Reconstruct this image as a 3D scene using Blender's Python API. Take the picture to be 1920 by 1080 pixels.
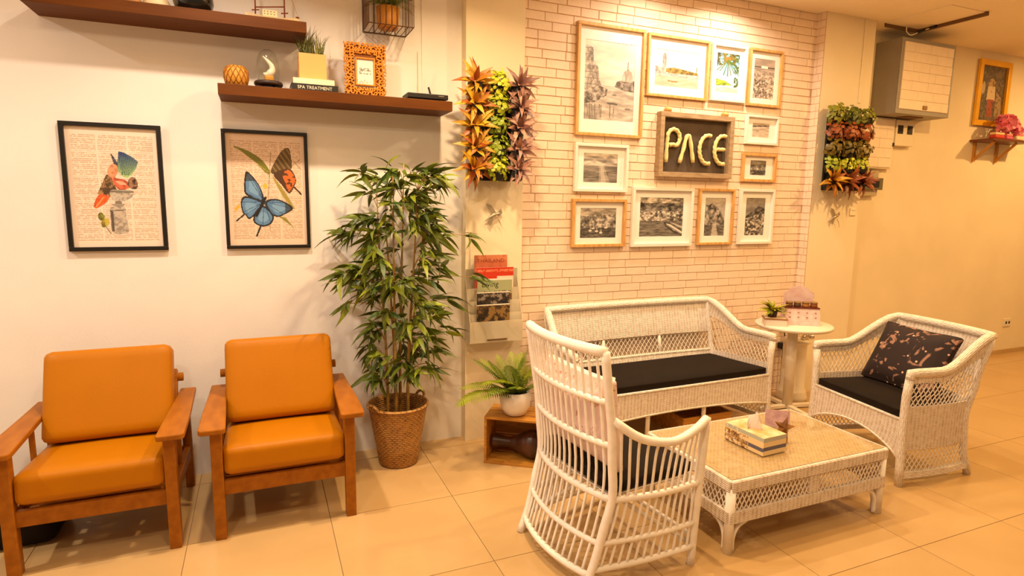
import bpy, math, random
import numpy as np
from mathutils import Vector, Matrix

for o in list(bpy.data.objects): bpy.data.objects.remove(o)
SC = bpy.context.scene
COL = SC.collection
R = math.radians
PI = math.pi
rng = random.Random(7)

# ------------------------------------------------------------------ camera
cam = bpy.data.cameras.new('camera'); camo = bpy.data.objects.new('camera', cam); COL.objects.link(camo)
YAW, PITCH, ROLL, FPX = -22.93, 8.27, -0.81, 1117.7
def cam_matrix():
    y, p, r = R(YAW), R(PITCH), R(ROLL)
    F = Vector((-math.sin(y)*math.cos(p), math.cos(y)*math.cos(p), -math.sin(p)))
    Rt = Vector((math.cos(y), math.sin(y), 0)); D = F.cross(Rt)
    R2 = Rt*math.cos(r) + D*math.sin(r); D2 = D*math.cos(r) - Rt*math.sin(r)
    m = Matrix((R2, -D2, -F)).transposed().to_4x4(); m.translation = Vector((0, 0, 1.5)); return m
camo.matrix_world = cam_matrix()
cam.sensor_width = 36.0; cam.lens = FPX/1920*36.0; cam.clip_start = 0.05; cam.clip_end = 100
SC.camera = camo

# ------------------------------------------------------------------ world, exposure, lamps
SC.view_settings.view_transform = 'Standard'; SC.view_settings.look = 'None'
SC.view_settings.gamma = 1.0; SC.view_settings.use_curve_mapping = False
SC.view_settings.exposure = -0.07
w = bpy.data.worlds.new('world'); SC.world = w; w.use_nodes = True
w.node_tree.nodes['Background'].inputs[0].default_value = (1.0, 0.66, 0.40, 1)
w.node_tree.nodes['Background'].inputs[1].default_value = 0.29
def lamp(name, loc, power, color, radius=0.05, aim=None, spread=180):
    l = bpy.data.lights.new(name, 'AREA'); l.shape = 'DISK'; l.size = radius*2; l.energy = power; l.color = color
    l.spread = R(spread)
    o = bpy.data.objects.new(name, l); COL.objects.link(o); o.location = loc
    d = (Vector(aim) - Vector(loc)) if aim else Vector((0, 0, -1))
    o.rotation_euler = d.to_track_quat('-Z', 'Y').to_euler(); return o
PINK = (1.0, 0.80, 0.62); WARM = (1.0, 0.69, 0.37); AMBER = (1.0, 0.60, 0.22)
lamp('downlight_or_fill', (-0.15, 2.54, 2.92), 25, PINK, spread=140)
lamp('downlight_or_fill', (-0.9, 0.5, 2.92), 26, PINK, 0.1)  # added fill lamp, brightens the shadow under the upper shelf from in front
lamp('downlight_or_fill', (1.00, 2.54, 2.92), 29, WARM, spread=140)
lamp('downlight_or_fill', (-2.3, 2.4, 2.92), 36, (1.0, 0.86, 0.74), spread=160)  # added lamp out of view, brightens the left end of the white wall
lamp('downlight_or_fill', (2.38, 3.13, 2.92), 9, PINK, 0.045, spread=155)
lamp('downlight_or_fill', (3.02, 3.13, 2.92), 15, PINK, 0.045, spread=155)
lamp('downlight_or_fill', (2.5, 2.2, 2.92), 27, WARM)
lamp('downlight_or_fill', (4.6, 1.9, 2.92), 44, AMBER)
lamp('downlight_or_fill', (7.0, 2.4, 2.92), 46, AMBER)
lamp('downlight_or_fill', (0.3, 0.9, 2.92), 24, WARM, 0.08)  # unseen fill added near the camera, softens the shelf shadows
lamp('downlight_or_fill', (2.6, 0.4, 2.92), 18, WARM, 0.08)  # unseen fill added on the camera side of the room
lamp('downlight_or_fill', (5.0, 0.2, 2.92), 22, AMBER, 0.08)

# ------------------------------------------------------------------ materials
def s2l(c): return tuple(((v+0.055)/1.055)**2.4 if v > 0.04045 else v/12.92 for v in c)
MATS = {}
def nodes_of(name):
    m = bpy.data.materials.new(name); m.use_nodes = True
    nt = m.node_tree; return m, nt, nt.nodes['Principled BSDF']
def N(nt, t, **kw):
    n = nt.nodes.new(t)
    for k, v in kw.items(): setattr(n, k, v)
    return n
def mat(name, col, rough=0.5, metal=0.0, var=0.0, vscale=8.0, bump=0.0, bscale=60.0, col2=None, trans=0.0, alpha=1.0, coat=0.0, stretch=None, ior=1.45, sheen=0.0):
    if name in MATS: return MATS[name]
    m, nt, b = nodes_of(name); c = s2l(col)
    b.inputs['Base Color'].default_value = (*c, 1); b.inputs['Roughness'].default_value = rough
    b.inputs['Metallic'].default_value = metal; b.inputs['IOR'].default_value = ior
    if trans: b.inputs['Transmission Weight'].default_value = trans
    if coat: b.inputs['Coat Weight'].default_value = coat; b.inputs['Coat Roughness'].default_value = 0.15
    if alpha < 1: b.inputs['Alpha'].default_value = alpha
    tc = N(nt, 'ShaderNodeTexCoord'); src = tc.outputs['Object']
    if stretch:
        mp = N(nt, 'ShaderNodeMapping'); mp.inputs['Scale'].default_value = stretch
        nt.links.new(src, mp.inputs[0]); src = mp.outputs[0]
    if var or col2:
        n = N(nt, 'ShaderNodeTexNoise'); n.inputs['Scale'].default_value = vscale; n.inputs['Detail'].default_value = 5
        nt.links.new(src, n.inputs[0])
        r = N(nt, 'ShaderNodeValToRGB'); r.color_ramp.elements[0].position = .35; r.color_ramp.elements[1].position = .65
        c1 = tuple(max(0, v*(1-var)) for v in c) if not col2 else s2l(col2)
        c0 = tuple(min(1, v*(1+var*.6)) for v in c) if not col2 else c
        r.color_ramp.elements[0].color = (*c1, 1); r.color_ramp.elements[1].color = (*c0, 1)
        nt.links.new(n.outputs['Fac'], r.inputs[0]); nt.links.new(r.outputs[0], b.inputs['Base Color'])
    if bump:
        n2 = N(nt, 'ShaderNodeTexNoise'); n2.inputs['Scale'].default_value = bscale; n2.inputs['Detail'].default_value = 4
        nt.links.new(src, n2.inputs[0])
        bp = N(nt, 'ShaderNodeBump'); bp.inputs['Strength'].default_value = bump; bp.inputs['Distance'].default_value = 0.004
        nt.links.new(n2.outputs['Fac'], bp.inputs['Height']); nt.links.new(bp.outputs[0], b.inputs['Normal'])
    if name in ('tan_leather', 'walnut_shelf', 'teak', 'black_fabric'): b.inputs['Specular IOR Level'].default_value = .22
    MATS[name] = m; return m
def weave(name, col, gap, a=0.011, bb=0.0075, rough=0.55, axes='UV', strength=0.7, ribs=False):
    """basket weave: colour grain, darker in the gaps, and fine relief from two crossing sine waves"""
    if name in MATS: return MATS[name]
    m, nt, b = nodes_of(name); b.inputs['Roughness'].default_value = rough
    tc = N(nt, 'ShaderNodeTexCoord'); sp = N(nt, 'ShaderNodeSeparateXYZ'); nt.links.new(tc.outputs['UV'], sp.inputs[0])
    def M1(op, x, y=None):
        n = N(nt, 'ShaderNodeMath', operation=op)
        for i, q in enumerate((x, y)):
            if q is None: continue
            if isinstance(q, (int, float)): n.inputs[i].default_value = q
            else: nt.links.new(q, n.inputs[i])
        return n.outputs[0]
    U = M1('DIVIDE', sp.outputs[0], a); V = M1('DIVIDE', sp.outputs[1], bb)
    row = M1('FLOOR', V); ph = M1('MULTIPLY', row, PI)
    su = M1('SINE', M1('ADD', M1('MULTIPLY', U, 2*PI), M1('MULTIPLY', ph, 0.0 if ribs else 1.0)))
    sv = M1('ABSOLUTE', M1('SINE', M1('MULTIPLY', V, PI)))
    h = M1('MULTIPLY', sv, M1('ADD', M1('MULTIPLY', su, 0.35), 0.65))
    nz = N(nt, 'ShaderNodeTexNoise'); nz.inputs['Scale'].default_value = 35; nt.links.new(tc.outputs['Object'], nz.inputs[0])
    f = M1('ADD', h, M1('MULTIPLY', M1('SUBTRACT', nz.outputs['Fac'], 0.5), 0.8))
    r = N(nt, 'ShaderNodeValToRGB'); r.color_ramp.elements[0].position = .05; r.color_ramp.elements[1].position = .45
    r.color_ramp.elements[0].color = (*s2l(gap), 1); r.color_ramp.elements[1].color = (*s2l(col), 1)
    nt.links.new(f, r.inputs[0]); nt.links.new(r.outputs[0], b.inputs['Base Color'])
    bp = N(nt, 'ShaderNodeBump'); bp.inputs['Strength'].default_value = strength; bp.inputs['Distance'].default_value = 0.004
    nt.links.new(h, bp.inputs['Height']); nt.links.new(bp.outputs[0], b.inputs['Normal'])
    MATS[name] = m; return m
def vcol_mat(name, rough=0.45, coat=0.0):
    if name in MATS: return MATS[name]
    m, nt, b = nodes_of(name); b.inputs['Roughness'].default_value = rough
    a = N(nt, 'ShaderNodeVertexColor', layer_name='Col'); nt.links.new(a.outputs[0], b.inputs['Base Color'])
    if coat: b.inputs['Coat Weight'].default_value = coat; b.inputs['Coat Roughness'].default_value = 0.06
    MATS[name] = m; return m
def leafmat(name, c1, c2, rough=0.45, transl=0.15):
    if name in MATS: return MATS[name]
    m, nt, b = nodes_of(name); b.inputs['Roughness'].default_value = rough
    oi = N(nt, 'ShaderNodeObjectInfo'); r = N(nt, 'ShaderNodeValToRGB')
    r.color_ramp.elements[0].color = (*s2l(c1), 1); r.color_ramp.elements[1].color = (*s2l(c2), 1)
    tc = N(nt, 'ShaderNodeTexCoord'); nz = N(nt, 'ShaderNodeTexNoise'); nz.inputs['Scale'].default_value = 14
    nt.links.new(tc.outputs['Object'], nz.inputs[0])
    ad = N(nt, 'ShaderNodeMath', operation='ADD'); mu = N(nt, 'ShaderNodeMath', operation='MULTIPLY'); mu.inputs[1].default_value = 0.9
    sb = N(nt, 'ShaderNodeMath', operation='SUBTRACT'); sb.inputs[1].default_value = 0.45
    nt.links.new(nz.outputs['Fac'], mu.inputs[0]); nt.links.new(mu.outputs[0], sb.inputs[0])
    nt.links.new(oi.outputs['Random'], ad.inputs[0]); nt.links.new(sb.outputs[0], ad.inputs[1])
    nt.links.new(ad.outputs[0], r.inputs[0]); nt.links.new(r.outputs[0], b.inputs['Base Color'])
    MATS[name] = m; return m

# ------------------------------------------------------------------ mesh helpers
class MB:
    def __init__(s): s.v = []; s.f = []; s.uv = []; s.sm = []; s.mi = []; s.M = None
    def add(s, vs, fs, uvs=None, smooth=False, mi=0):
        b = len(s.v)
        for p in vs:
            p = Vector(p)
            if s.M: p = s.M @ p
            s.v.append(tuple(p))
        for i, f in enumerate(fs):
            s.f.append([b+k for k in f]); s.sm.append(smooth); s.mi.append(mi)
            s.uv.append(uvs[i] if uvs else None)
        return s
    def box(s, x0, x1, y0, y1, z0, z1, mi=0):
        vs = [(x, y, z) for x in (x0, x1) for y in (y0, y1) for z in (z0, z1)]
        fs = [(0,1,3,2), (4,6,7,5), (0,4,5,1), (2,3,7,6), (0,2,6,4), (1,5,7,3)]
        def U(f):
            out = []
            for k in f:
                p = vs[k]
                n = 0 if f in (fs[0], fs[1]) else 1 if f in (fs[2], fs[3]) else 2
                out.append((p[1], p[2]) if n == 0 else (p[0], p[2]) if n == 1 else (p[0], p[1]))
            return out
        return s.add(vs, fs, [U(f) for f in fs], mi=mi)
    def bar(s, a, b, wd, ht, up=(0, 0, 1), mi=0):
        a, b = Vector(a), Vector(b); d = (b-a).normalized(); u = Vector(up)
        sd = d.cross(u)
        if sd.length < 1e-5: sd = d.cross(Vector((0, 1, 0)))
        sd.normalize(); u = sd.cross(d).normalized()
        vs = [p+sd*(wd/2*i)+u*(ht/2*j) for p in (a, b) for i, j in ((-1,-1), (1,-1), (1,1), (-1,1))]
        return s.add(vs, [(0,1,2,3), (7,6,5,4), (0,4,5,1), (1,5,6,2), (2,6,7,3), (3,7,4,0)], mi=mi)
    def tube(s, pts, r, n=8, cap=True, closed=False, mi=0, twist=None):
        P = [Vector(p) for p in pts]; m = len(P)
        rr = r if isinstance(r, (list, tuple)) else [r]*m
        T = []
        for i in range(m):
            a = P[(i-1) % m] if (closed or i > 0) else P[0]; b = P[(i+1) % m] if (closed or i < m-1) else P[-1]
            T.append((b-a).normalized() if (b-a).length > 1e-9 else Vector((0, 0, 1)))
        u = T[0].orthogonal().normalized(); vs = []; L = 0; Ls = []
        for i in range(m):
            u = (u - T[i]*u.dot(T[i])); u = u.normalized() if u.length > 1e-6 else T[i].orthogonal().normalized()
            w_ = T[i].cross(u)
            if i: L += (P[i]-P[i-1]).length
            Ls.append(L)
            for k in range(n):
                an = 2*PI*k/n; rad = rr[i]
                if twist: rad *= 1 + 0.16*math.sin(2*(an) + twist*L)
                vs.append(P[i] + (u*math.cos(an) + w_*math.sin(an))*rad)
        fs = []; uv = []
        rm = sum(rr)/len(rr)
        for i in range(m if closed else m-1):
            j = (i+1) % m
            for k in range(n):
                l = (k+1) % n
                fs.append((i*n+k, i*n+l, j*n+l, j*n+k))
                c = 2*PI*rm/n; l1 = Ls[j] if j else L
                uv.append([(Ls[i], k*c), (Ls[i], (k+1)*c), (l1, (k+1)*c), (l1, k*c)])
        if cap and not closed:
            fs.append(tuple(range(n-1, -1, -1))); fs.append(tuple((m-1)*n+k for k in range(n))); uv += [[(0, 0)]*n]*2
        return s.add(vs, fs, uv, smooth=True, mi=mi)
    def lathe(s, prof, n=24, c=(0, 0, 0), mi=0, smooth=True, jit=None):
        vs = []; fs = []; uv = []; L = 0; m = len(prof)
        for i, (r, z) in enumerate(prof):
            for k in range(n):
                a = 2*PI*k/n; q = r*(1+(jit(i, k) if jit else 0))
                vs.append((c[0]+q*math.cos(a), c[1]+q*math.sin(a), c[2]+z))
        for i in range(m-1):
            d = math.hypot(prof[i+1][0]-prof[i][0], prof[i+1][1]-prof[i][1])
            rm = max(prof[i][0], prof[i+1][0], 1e-3)
            for k in range(n):
                l = (k+1) % n
                fs.append((i*n+k, i*n+l, (i+1)*n+l, (i+1)*n+k)); q = 2*PI*rm/n
                uv.append([(k*q, L), ((k+1)*q, L), ((k+1)*q, L+d), (k*q, L+d)])
            L += d
        if prof[0][0] > 1e-6: fs.append(tuple(range(n-1, -1, -1))); uv.append([(0, 0)]*n)
        if prof[-1][0] > 1e-6: fs.append(tuple((m-1)*n+k for k in range(n))); uv.append([(0, 0)]*n)
        return s.add(vs, fs, uv, smooth=smooth, mi=mi)
    def slab(s, g, off, mi=0, smooth=True):
        """closed panel from a grid of points (rows x cols), thickened by vector off"""
        nr, nc = len(g), len(g[0]); o = Vector(off)
        g = [[Vector(p) for p in r] for r in g]
        vs = [p+o*.5 for r in g for p in r] + [p-o*.5 for r in g for p in r]; h = nr*nc
        cu = [[0]*nc for _ in range(nr)]; cv = [[0]*nc for _ in range(nr)]
        for i in range(nr):
            for j in range(nc):
                if j: cu[i][j] = cu[i][j-1] + (g[i][j]-g[i][j-1]).length
                if i: cv[i][j] = cv[i-1][j] + (g[i][j]-g[i-1][j]).length
        fs = []; uv = []
        for i in range(nr-1):
            for j in range(nc-1):
                q = [(i, j), (i, j+1), (i+1, j+1), (i+1, j)]
                t = [(cu[a][b], cv[a][b]) for a, b in q]; idx = [a*nc+b for a, b in q]
                fs.append(tuple(idx)); uv.append(t); fs.append(tuple(h+k for k in idx[::-1])); uv.append(t[::-1])
        ring = [j for j in range(nc)] + [i*nc+nc-1 for i in range(1, nr)] + [(nr-1)*nc+j for j in range(nc-2, -1, -1)] + [i*nc for i in range(nr-2, 0, -1)]
        for k in range(len(ring)):
            a, b = ring[k], ring[(k+1) % len(ring)]; fs.append((b, a, h+a, h+b)); uv.append([(0, 0), (.01, 0), (.01, .01), (0, .01)])
        return s.add(vs, fs, uv, smooth=False if not smooth else False, mi=mi)
    def cushion(s, hx, hy, hz, r, puff=0.0, n=10, c=(0, 0, 0), M=None, pinch=0.0, mi=0):
        key = {}; vs = []; fs = []; uv = []
        H = (hx, hy, hz); inn = [max(h-r, 0) for h in H]
        def vert(p):
            k = tuple(round(x, 5) for x in p)
            if k in key: return key[k]
            q = Vector([p[i]*H[i] for i in range(3)])
            ci = Vector([max(-inn[i], min(inn[i], q[i])) for i in range(3)]); d = q-ci
            rr = r
            if d.length > 1e-9: q = ci + d.normalized()*min(d.length, rr)
            e = (1-p[0]**2)*(1-p[1]**2); q.z += puff*e*(1 if p[2] > 0 else -1)*abs(p[2])
            if pinch: q.z *= (1 - pinch*(abs(p[0]*p[1]))**1.5) * (1-.75*max(abs(p[0]), abs(p[1]))**4 if pinch else 1)
            if pinch: q.x *= 1-.05*(1-p[1]**2); q.y *= 1-.05*(1-p[0]**2)
            if M: q = M @ q
            key[k] = len(vs); vs.append(q + Vector(c)); return key[k]
        t = [-1+2*i/n for i in range(n+1)]
        for ax in range(3):
            for sg in (-1, 1):
                for i in range(n):
                    for j in range(n):
                        q = []; uu = []
                        for a, b in ((t[i], t[j]), (t[i+1], t[j]), (t[i+1], t[j+1]), (t[i], t[j+1])):
                            p = [0, 0, 0]; p[ax] = sg; p[(ax+1) % 3] = a; p[(ax+2) % 3] = b
                            q.append(vert(p)); uu.append(((a+1)/2, (b+1)/2))
                        if sg < 0: q = q[::-1]; uu = uu[::-1]
                        fs.append(tuple(q)); uv.append(uu)
        return s.add(vs, fs, uv, smooth=True, mi=mi)
    def mesh(s, name):
        me = bpy.data.meshes.new(name); me.from_pydata(s.v, [], s.f)
        me.polygons.foreach_set('use_smooth', s.sm); me.polygons.foreach_set('material_index', s.mi)
        if any(u is not None for u in s.uv):
            ul = me.uv_layers.new(name='UVMap'); flat = []
            for f, u in zip(s.f, s.uv):
                for k in range(len(f)): flat += list(u[k]) if u else [0, 0]
            ul.data.foreach_set('uv', flat)
        me.update(); return me
    def build(s, name, m=None, parent=None, bevel=0.0, loc=None, rot=None, seg=2):
        me = s.mesh(name)
        for x in (m if isinstance(m, (list, tuple)) else [m]):
            if x: me.materials.append(x)
        return put(name, me, parent, bevel, loc, rot, seg)
def put(name, me, parent=None, bevel=0.0, loc=None, rot=None, seg=2, scale=None):
    o = bpy.data.objects.new(name, me); COL.objects.link(o)
    if parent: o.parent = parent
    if loc is not None: o.location = loc
    if rot is not None: o.rotation_euler = rot
    if scale is not None: o.scale = scale
    if bevel:
        b = o.modifiers.new('bevel', 'BEVEL'); b.width = bevel; b.segments = seg; b.limit_method = 'ANGLE'; b.harden_normals = False
    return o
def tag(o, label=None, cat=None, group=None, kind=None):
    if label: o['label'] = label
    if cat: o['category'] = cat
    if group: o['group'] = group
    if kind: o['kind'] = kind
    return o
def thing(name, label, cat, loc=(0, 0, 0), rz=0, group=None):
    o = bpy.data.objects.new(name, None); COL.objects.link(o); o.location = loc; o.rotation_euler = (0, 0, rz)
    o.empty_display_size = .05
    return tag(o, label, cat, group)
def dup(root, loc=None, rz=None, label=None):
    r = root.copy(); COL.objects.link(r)
    if loc is not None: r.location = loc
    if rz is not None: r.rotation_euler = (0, 0, rz)
    if label: r['label'] = label
    for ch in list(root.children):
        c = ch.copy(); COL.objects.link(c); c.parent = r
        for g in list(ch.children): d = g.copy(); COL.objects.link(d); d.parent = c
    return r
def bez(pts, n=8):
    """Catmull-Rom through pts"""
    P = [Vector(p) for p in pts]; P = [P[0]*2-P[1]] + P + [P[-1]*2-P[-2]]; out = []
    for i in range(1, len(P)-2):
        for k in range(n):
            t = k/n; a, b, c, d = P[i-1:i+3]
            out.append(.5*((2*b)+(c-a)*t+(2*a-5*b+4*c-d)*t*t+(3*b-a-3*c+d)*t**3))
    out.append(P[-2]); return out
def text_into(mb, body, size, M, mi=0, xs=1.0):
    cu = bpy.data.curves.new('t', 'FONT'); cu.body = body; cu.size = size; cu.align_x = 'CENTER'; cu.align_y = 'CENTER'; cu.resolution_u = 2
    o = bpy.data.objects.new('t', cu); COL.objects.link(o)
    dg = bpy.context.evaluated_depsgraph_get(); me = bpy.data.meshes.new_from_object(o.evaluated_get(dg))
    vs = [M @ Vector((v.co.x*xs, v.co.y, 0)) for v in me.vertices]; fs = [tuple(p.vertices) for p in me.polygons]
    mb.add(vs, fs, mi=mi); bpy.data.objects.remove(o); bpy.data.curves.remove(cu); bpy.data.meshes.remove(me)
FACE = Matrix.Rotation(PI/2, 4, 'X')          # flat xy lettering stood up to face -Y

# plain finishes
m_wall = mat('white_paint', (.93, .91, .88), .75, var=.03, vscale=3, bump=.12, bscale=90)
m_cream = mat('cream_paint', (.93, .87, .74), .7, var=.04, vscale=2.5, bump=.1, bscale=90)
m_ceil = mat('ceiling_paint', (.97, .91, .80), .85, var=.03, vscale=2)
m_brick = mat('brick_face', (.94, .85, .75), .7, var=.06, vscale=9, bump=.35, bscale=55)
m_foam = mat('foam_brick_white', (.95, .88, .78), .6, var=.03, vscale=20, bump=.5, bscale=45)
m_joint = mat('brick_joint', (.80, .66, .52), .9)
m_tile = mat('floor_tile_glaze', (.76, .63, .43), .2, var=.05, vscale=2.2, bump=.02, bscale=20, col2=(.73, .60, .40))
m_grout = mat('tile_grout', (.55, .45, .33), .9)
m_teak = mat('teak', (.63, .38, .08), .42, col2=(.56, .325, .06), vscale=9, stretch=(3, 1, 3), bump=.05, bscale=30)
m_tan = mat('tan_leather', (.69, .425, .0), .45, var=.04, vscale=4, bump=.12, bscale=180)
m_shelf = mat('walnut_shelf', (.39, .21, .02), .55, col2=(.35, .18, .01), vscale=4, stretch=(1, 8, 8))
m_black = mat('black_frame', (.10, .085, .06), .4, var=.1)
m_blackfab = mat('black_fabric', (.11, .075, .04), .85, var=.15, bump=.2, bscale=300)
m_pine = mat('pine_frame', (.86, .68, .42), .45, col2=(.78, .58, .32), vscale=6, stretch=(6, 6, 1.5))
m_whitefr = mat('white_frame', (.93, .91, .86), .4, var=.02)
m_mat = mat('mat_board', (.95, .93, .90), .8, var=.015)
m_rattan = mat('white_rattan', (.96, .93, .88), .45, var=.06, vscale=25, bump=.12, bscale=70)
m_wick = weave('white_wicker', (.95, .91, .86), (.74, .65, .55), a=.024, bb=.008, ribs=True)
m_wickrim = weave('white_wicker_wrap', (.96, .93, .88), (.82, .74, .65), a=.05, bb=.009)
m_lat = mat('wicker_strand', (.94, .90, .84), .5, var=.08, vscale=30)
m_tabletop = weave('woven_table_top', (.84, .72, .54), (.66, .52, .34), a=.022, bb=.012, strength=.4)
m_basket = weave('seagrass_basket', (.76, .56, .28), (.42, .26, .09), a=.03, bb=.012, strength=1.0)
m_gold = mat('gilt', (.93, .70, .16), .3, metal=.15, var=.1)
m_ply = mat('grey_wood', (.70, .60, .46), .7, col2=(.60, .50, .37), vscale=5, stretch=(2, 8, 8))
m_slate = mat('blackboard', (.34, .28, .22), .8, col2=(.27, .22, .17), vscale=7)
m_rope = mat('cream_rope', (.93, .85, .58), .8, var=.1, vscale=60)
m_crate = mat('crate_wood', (.78, .55, .20), .6, col2=(.64, .42, .12), vscale=4, stretch=(1.2, 9, 9), bump=.2, bscale=25)
m_ceramic = mat('white_ceramic', (.93, .90, .87), .35, var=.02)
m_soil = mat('soil', (.16, .10, .05), .95, var=.3, vscale=40)
def clear(name):
    m, nt, b = nodes_of(name); nt.nodes.remove(b); out = nt.nodes['Material Output']
    tr = N(nt, 'ShaderNodeBsdfTransparent'); gl = N(nt, 'ShaderNodeBsdfGlossy'); gl.inputs['Roughness'].default_value = .03
    tr.inputs[0].default_value = (.97, .98, .97, 1)
    lw = N(nt, 'ShaderNodeLayerWeight'); lw.inputs[0].default_value = .5; pw = N(nt, 'ShaderNodeMath', operation='POWER'); pw.inputs[1].default_value = 4.0
    fr = N(nt, 'ShaderNodeMath', operation='MULTIPLY_ADD'); fr.inputs[1].default_value = .5; fr.inputs[2].default_value = .03; nt.links.new(lw.outputs['Facing'], pw.inputs[0]); nt.links.new(pw.outputs[0], fr.inputs[0]); mx = N(nt, 'ShaderNodeMixShader')
    nt.links.new(fr.outputs[0], mx.inputs[0]); nt.links.new(tr.outputs[0], mx.inputs[1]); nt.links.new(gl.outputs[0], mx.inputs[2]); nt.links.new(mx.outputs[0], out.inputs[0]); return m
m_glass = clear('clear_sheet')
m_acryl = mat('frosted_acrylic', (.90, .85, .74), .35, alpha=.55)
m_grey = mat('grey_steel', (.60, .57, .52), .5, var=.03)
m_dark = mat('dark_plastic', (.10, .09, .08), .45)
m_silver = mat('silver_wire', (.74, .68, .58), .35, metal=.7)
m_cane = mat('bamboo_cane', (.72, .56, .28), .5, col2=(.55, .42, .18), vscale=12)
m_bam = leafmat('bamboo_leaf', (.13, .24, .04), (.52, .56, .10))
m_fern = leafmat('fern_leaf', (.28, .40, .03), (.60, .64, .10))
m_clover = leafmat('lime_leaf', (.46, .54, .04), (.78, .80, .16))
m_bronze = leafmat('bronze_leaf', (.56, .24, .05), (.82, .64, .14))
m_purple = leafmat('plum_leaf', (.44, .29, .26), (.74, .55, .46))
m_olive = leafmat('olive_leaf', (.30, .27, .06), (.55, .44, .12))
m_russet = leafmat('russet_leaf', (.38, .16, .06), (.62, .32, .12))
m_potblk = mat('black_pot', (.09, .075, .05), .6)
m_paper = vcol_mat('print', .5, .0)

# ------------------------------------------------------------------ room shell
WY, PY, FY, CZ = 3.49, 3.41, 3.60, 2.93
def struct(name, mb, m, **k): return tag(mb.build(name, m, **k), kind='structure')
fl = struct('floor', MB().box(-3.2, 9.2, -1.6, 3.75, -.06, -.004), m_grout)
tm = MB().box(-.2985, .2985, -.2985, .2985, -.004, 0).mesh('floor_tile'); tm.materials.append(m_tile)
for i in range(-6, 15):
    for j in range(-6, 4):
        x = .25+.6*i+.3; y = 2.16+.6*j-.3
        if -3 < x < 9 and -1.5 < y < 3.8: put('floor_tile', tm, fl, loc=(x, y, 0))
struct('ceiling', MB().box(-3.2, 9.2, -1.6, 3.75, CZ, CZ+.06), m_ceil)
struct('wall_back', MB().box(-3.2, 1.135, WY, WY+.25, -.06, CZ), m_wall)
struct('wall_left', MB().box(-3.2, -3.1, -1.6, WY, -.06, CZ), m_wall)
struct('wall_right', MB().box(4.49, 9.2, FY, FY+.14, -.06, CZ), m_cream)
p1 = struct('pillar', MB().box(1.135, 1.505, PY, WY+.25, -.06, CZ), m_cream)
p2 = struct('pillar', MB().box(3.955, 4.49, PY, WY+.25, -.06, CZ), m_cream)
struct('trim_1', MB().box(4.36, 4.385, PY-.008, PY, 2.3, CZ), m_cream, bevel=.003)
struct('trim_2', MB().box(.895, .905, WY-.006, WY, 2.07, CZ), m_wall)
struct('baseboard_right', MB().box(4.49, 9.2, FY-.012, FY, 0, .045), m_tile)
struct('wall_end', MB().box(9.2, 9.3, -1.6, FY+.14, -.06, CZ), m_cream)
bw = struct('wall_brick', MB().box(1.505, 3.955, WY, WY+.25, -.06, CZ), m_joint)
# bricks: the courses are pieces of the wall, joints recessed between them
CH = .0551
def brick_mesh(L, k):
    r = random.Random(k); g = .0022; h = CH/2-g; l = L/2-g; j = lambda: r.uniform(-.0012, .0012)
    vs = [(-l+j(), 0, -h+j()), (l+j(), 0, -h+j()), (l+j(), 0, h+j()), (-l+j(), 0, h+j())]
    f = [(x*.985, -.004-r.random()*.0015, z*.95) for x, _, z in vs]
    m = MB().add(vs+f, [(4,5,6,7), (0,1,5,4), (1,2,6,5), (2,3,7,6), (3,0,4,7)]).mesh('brick'); m.materials.append(m_brick); return m
BL = {L: [brick_mesh(L, int(L*1000)+q) for q in range(2)] for L in (.13, .165, .2)}
bricks = []; rest = MB()
br = random.Random(3)
for c in range(int(CZ/CH)+1):
    z = CZ - CH/2 - c*CH; x = 1.505 - br.choice((0, .05, .08, .11))
    while x < 3.955:
        L = br.choice((.2, .2, .165, .2, .13)); a, b = max(x, 1.505), min(x+L, 3.955); x += L
        if b-a < .02: continue
        bricks.append((a, b, z, L))
def seen(b):      # bricks hidden behind pictures or the sofa rank last
    a, e, z, _ = b; m = (a+e)/2
    hid = (1.88 < m < 2.41 and 1.2 < z < 2.62) or (2.42 < m < 3.64 and (2.22 < z < 2.6)) or (2.55 < m < 3.64 and 1.2 < z < 2.15) or z < .8
    return (1 if hid else 0, m)
bricks.sort(key=seen)
for i, (a, b, z, L) in enumerate(bricks):
    if i < 300:
        full = abs((b-a)-L) < 1e-6
        me = BL[L][i % 2] if full else brick_mesh(b-a, i)
        put('brick', me, bw, loc=((a+b)/2, WY, z))
    else:
        me = brick_mesh(b-a, i); rest.M = Matrix.Translation(((a+b)/2, WY, z))
        rest.add([v.co for v in me.vertices], [tuple(p.vertices) for p in me.polygons]); bpy.data.meshes.remove(me)
rest.M = None
tag(rest.build('brick_courses', m_brick, bw), kind='stuff')
ret = MB(); rb = random.Random(5)
for c in range(int(CZ/CH)+1):
    z = CZ - CH/2 - c*CH; s = rb.choice((.03, .08, .05)); e = PY
    for y0, y1 in ((e+.001, min(e+s, WY)), (e+s, WY)):
        if y1-y0 > .012: ret.box(3.951, 3.955, y0+.0015, y1-.0015, z-CH/2+.0022, z+CH/2-.0022)
struct('trim_3', MB().box(3.9535, 3.956, PY, WY, 0, CZ), m_joint)
tag(ret.build('brick_return', m_brick, p2), kind='stuff')
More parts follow.
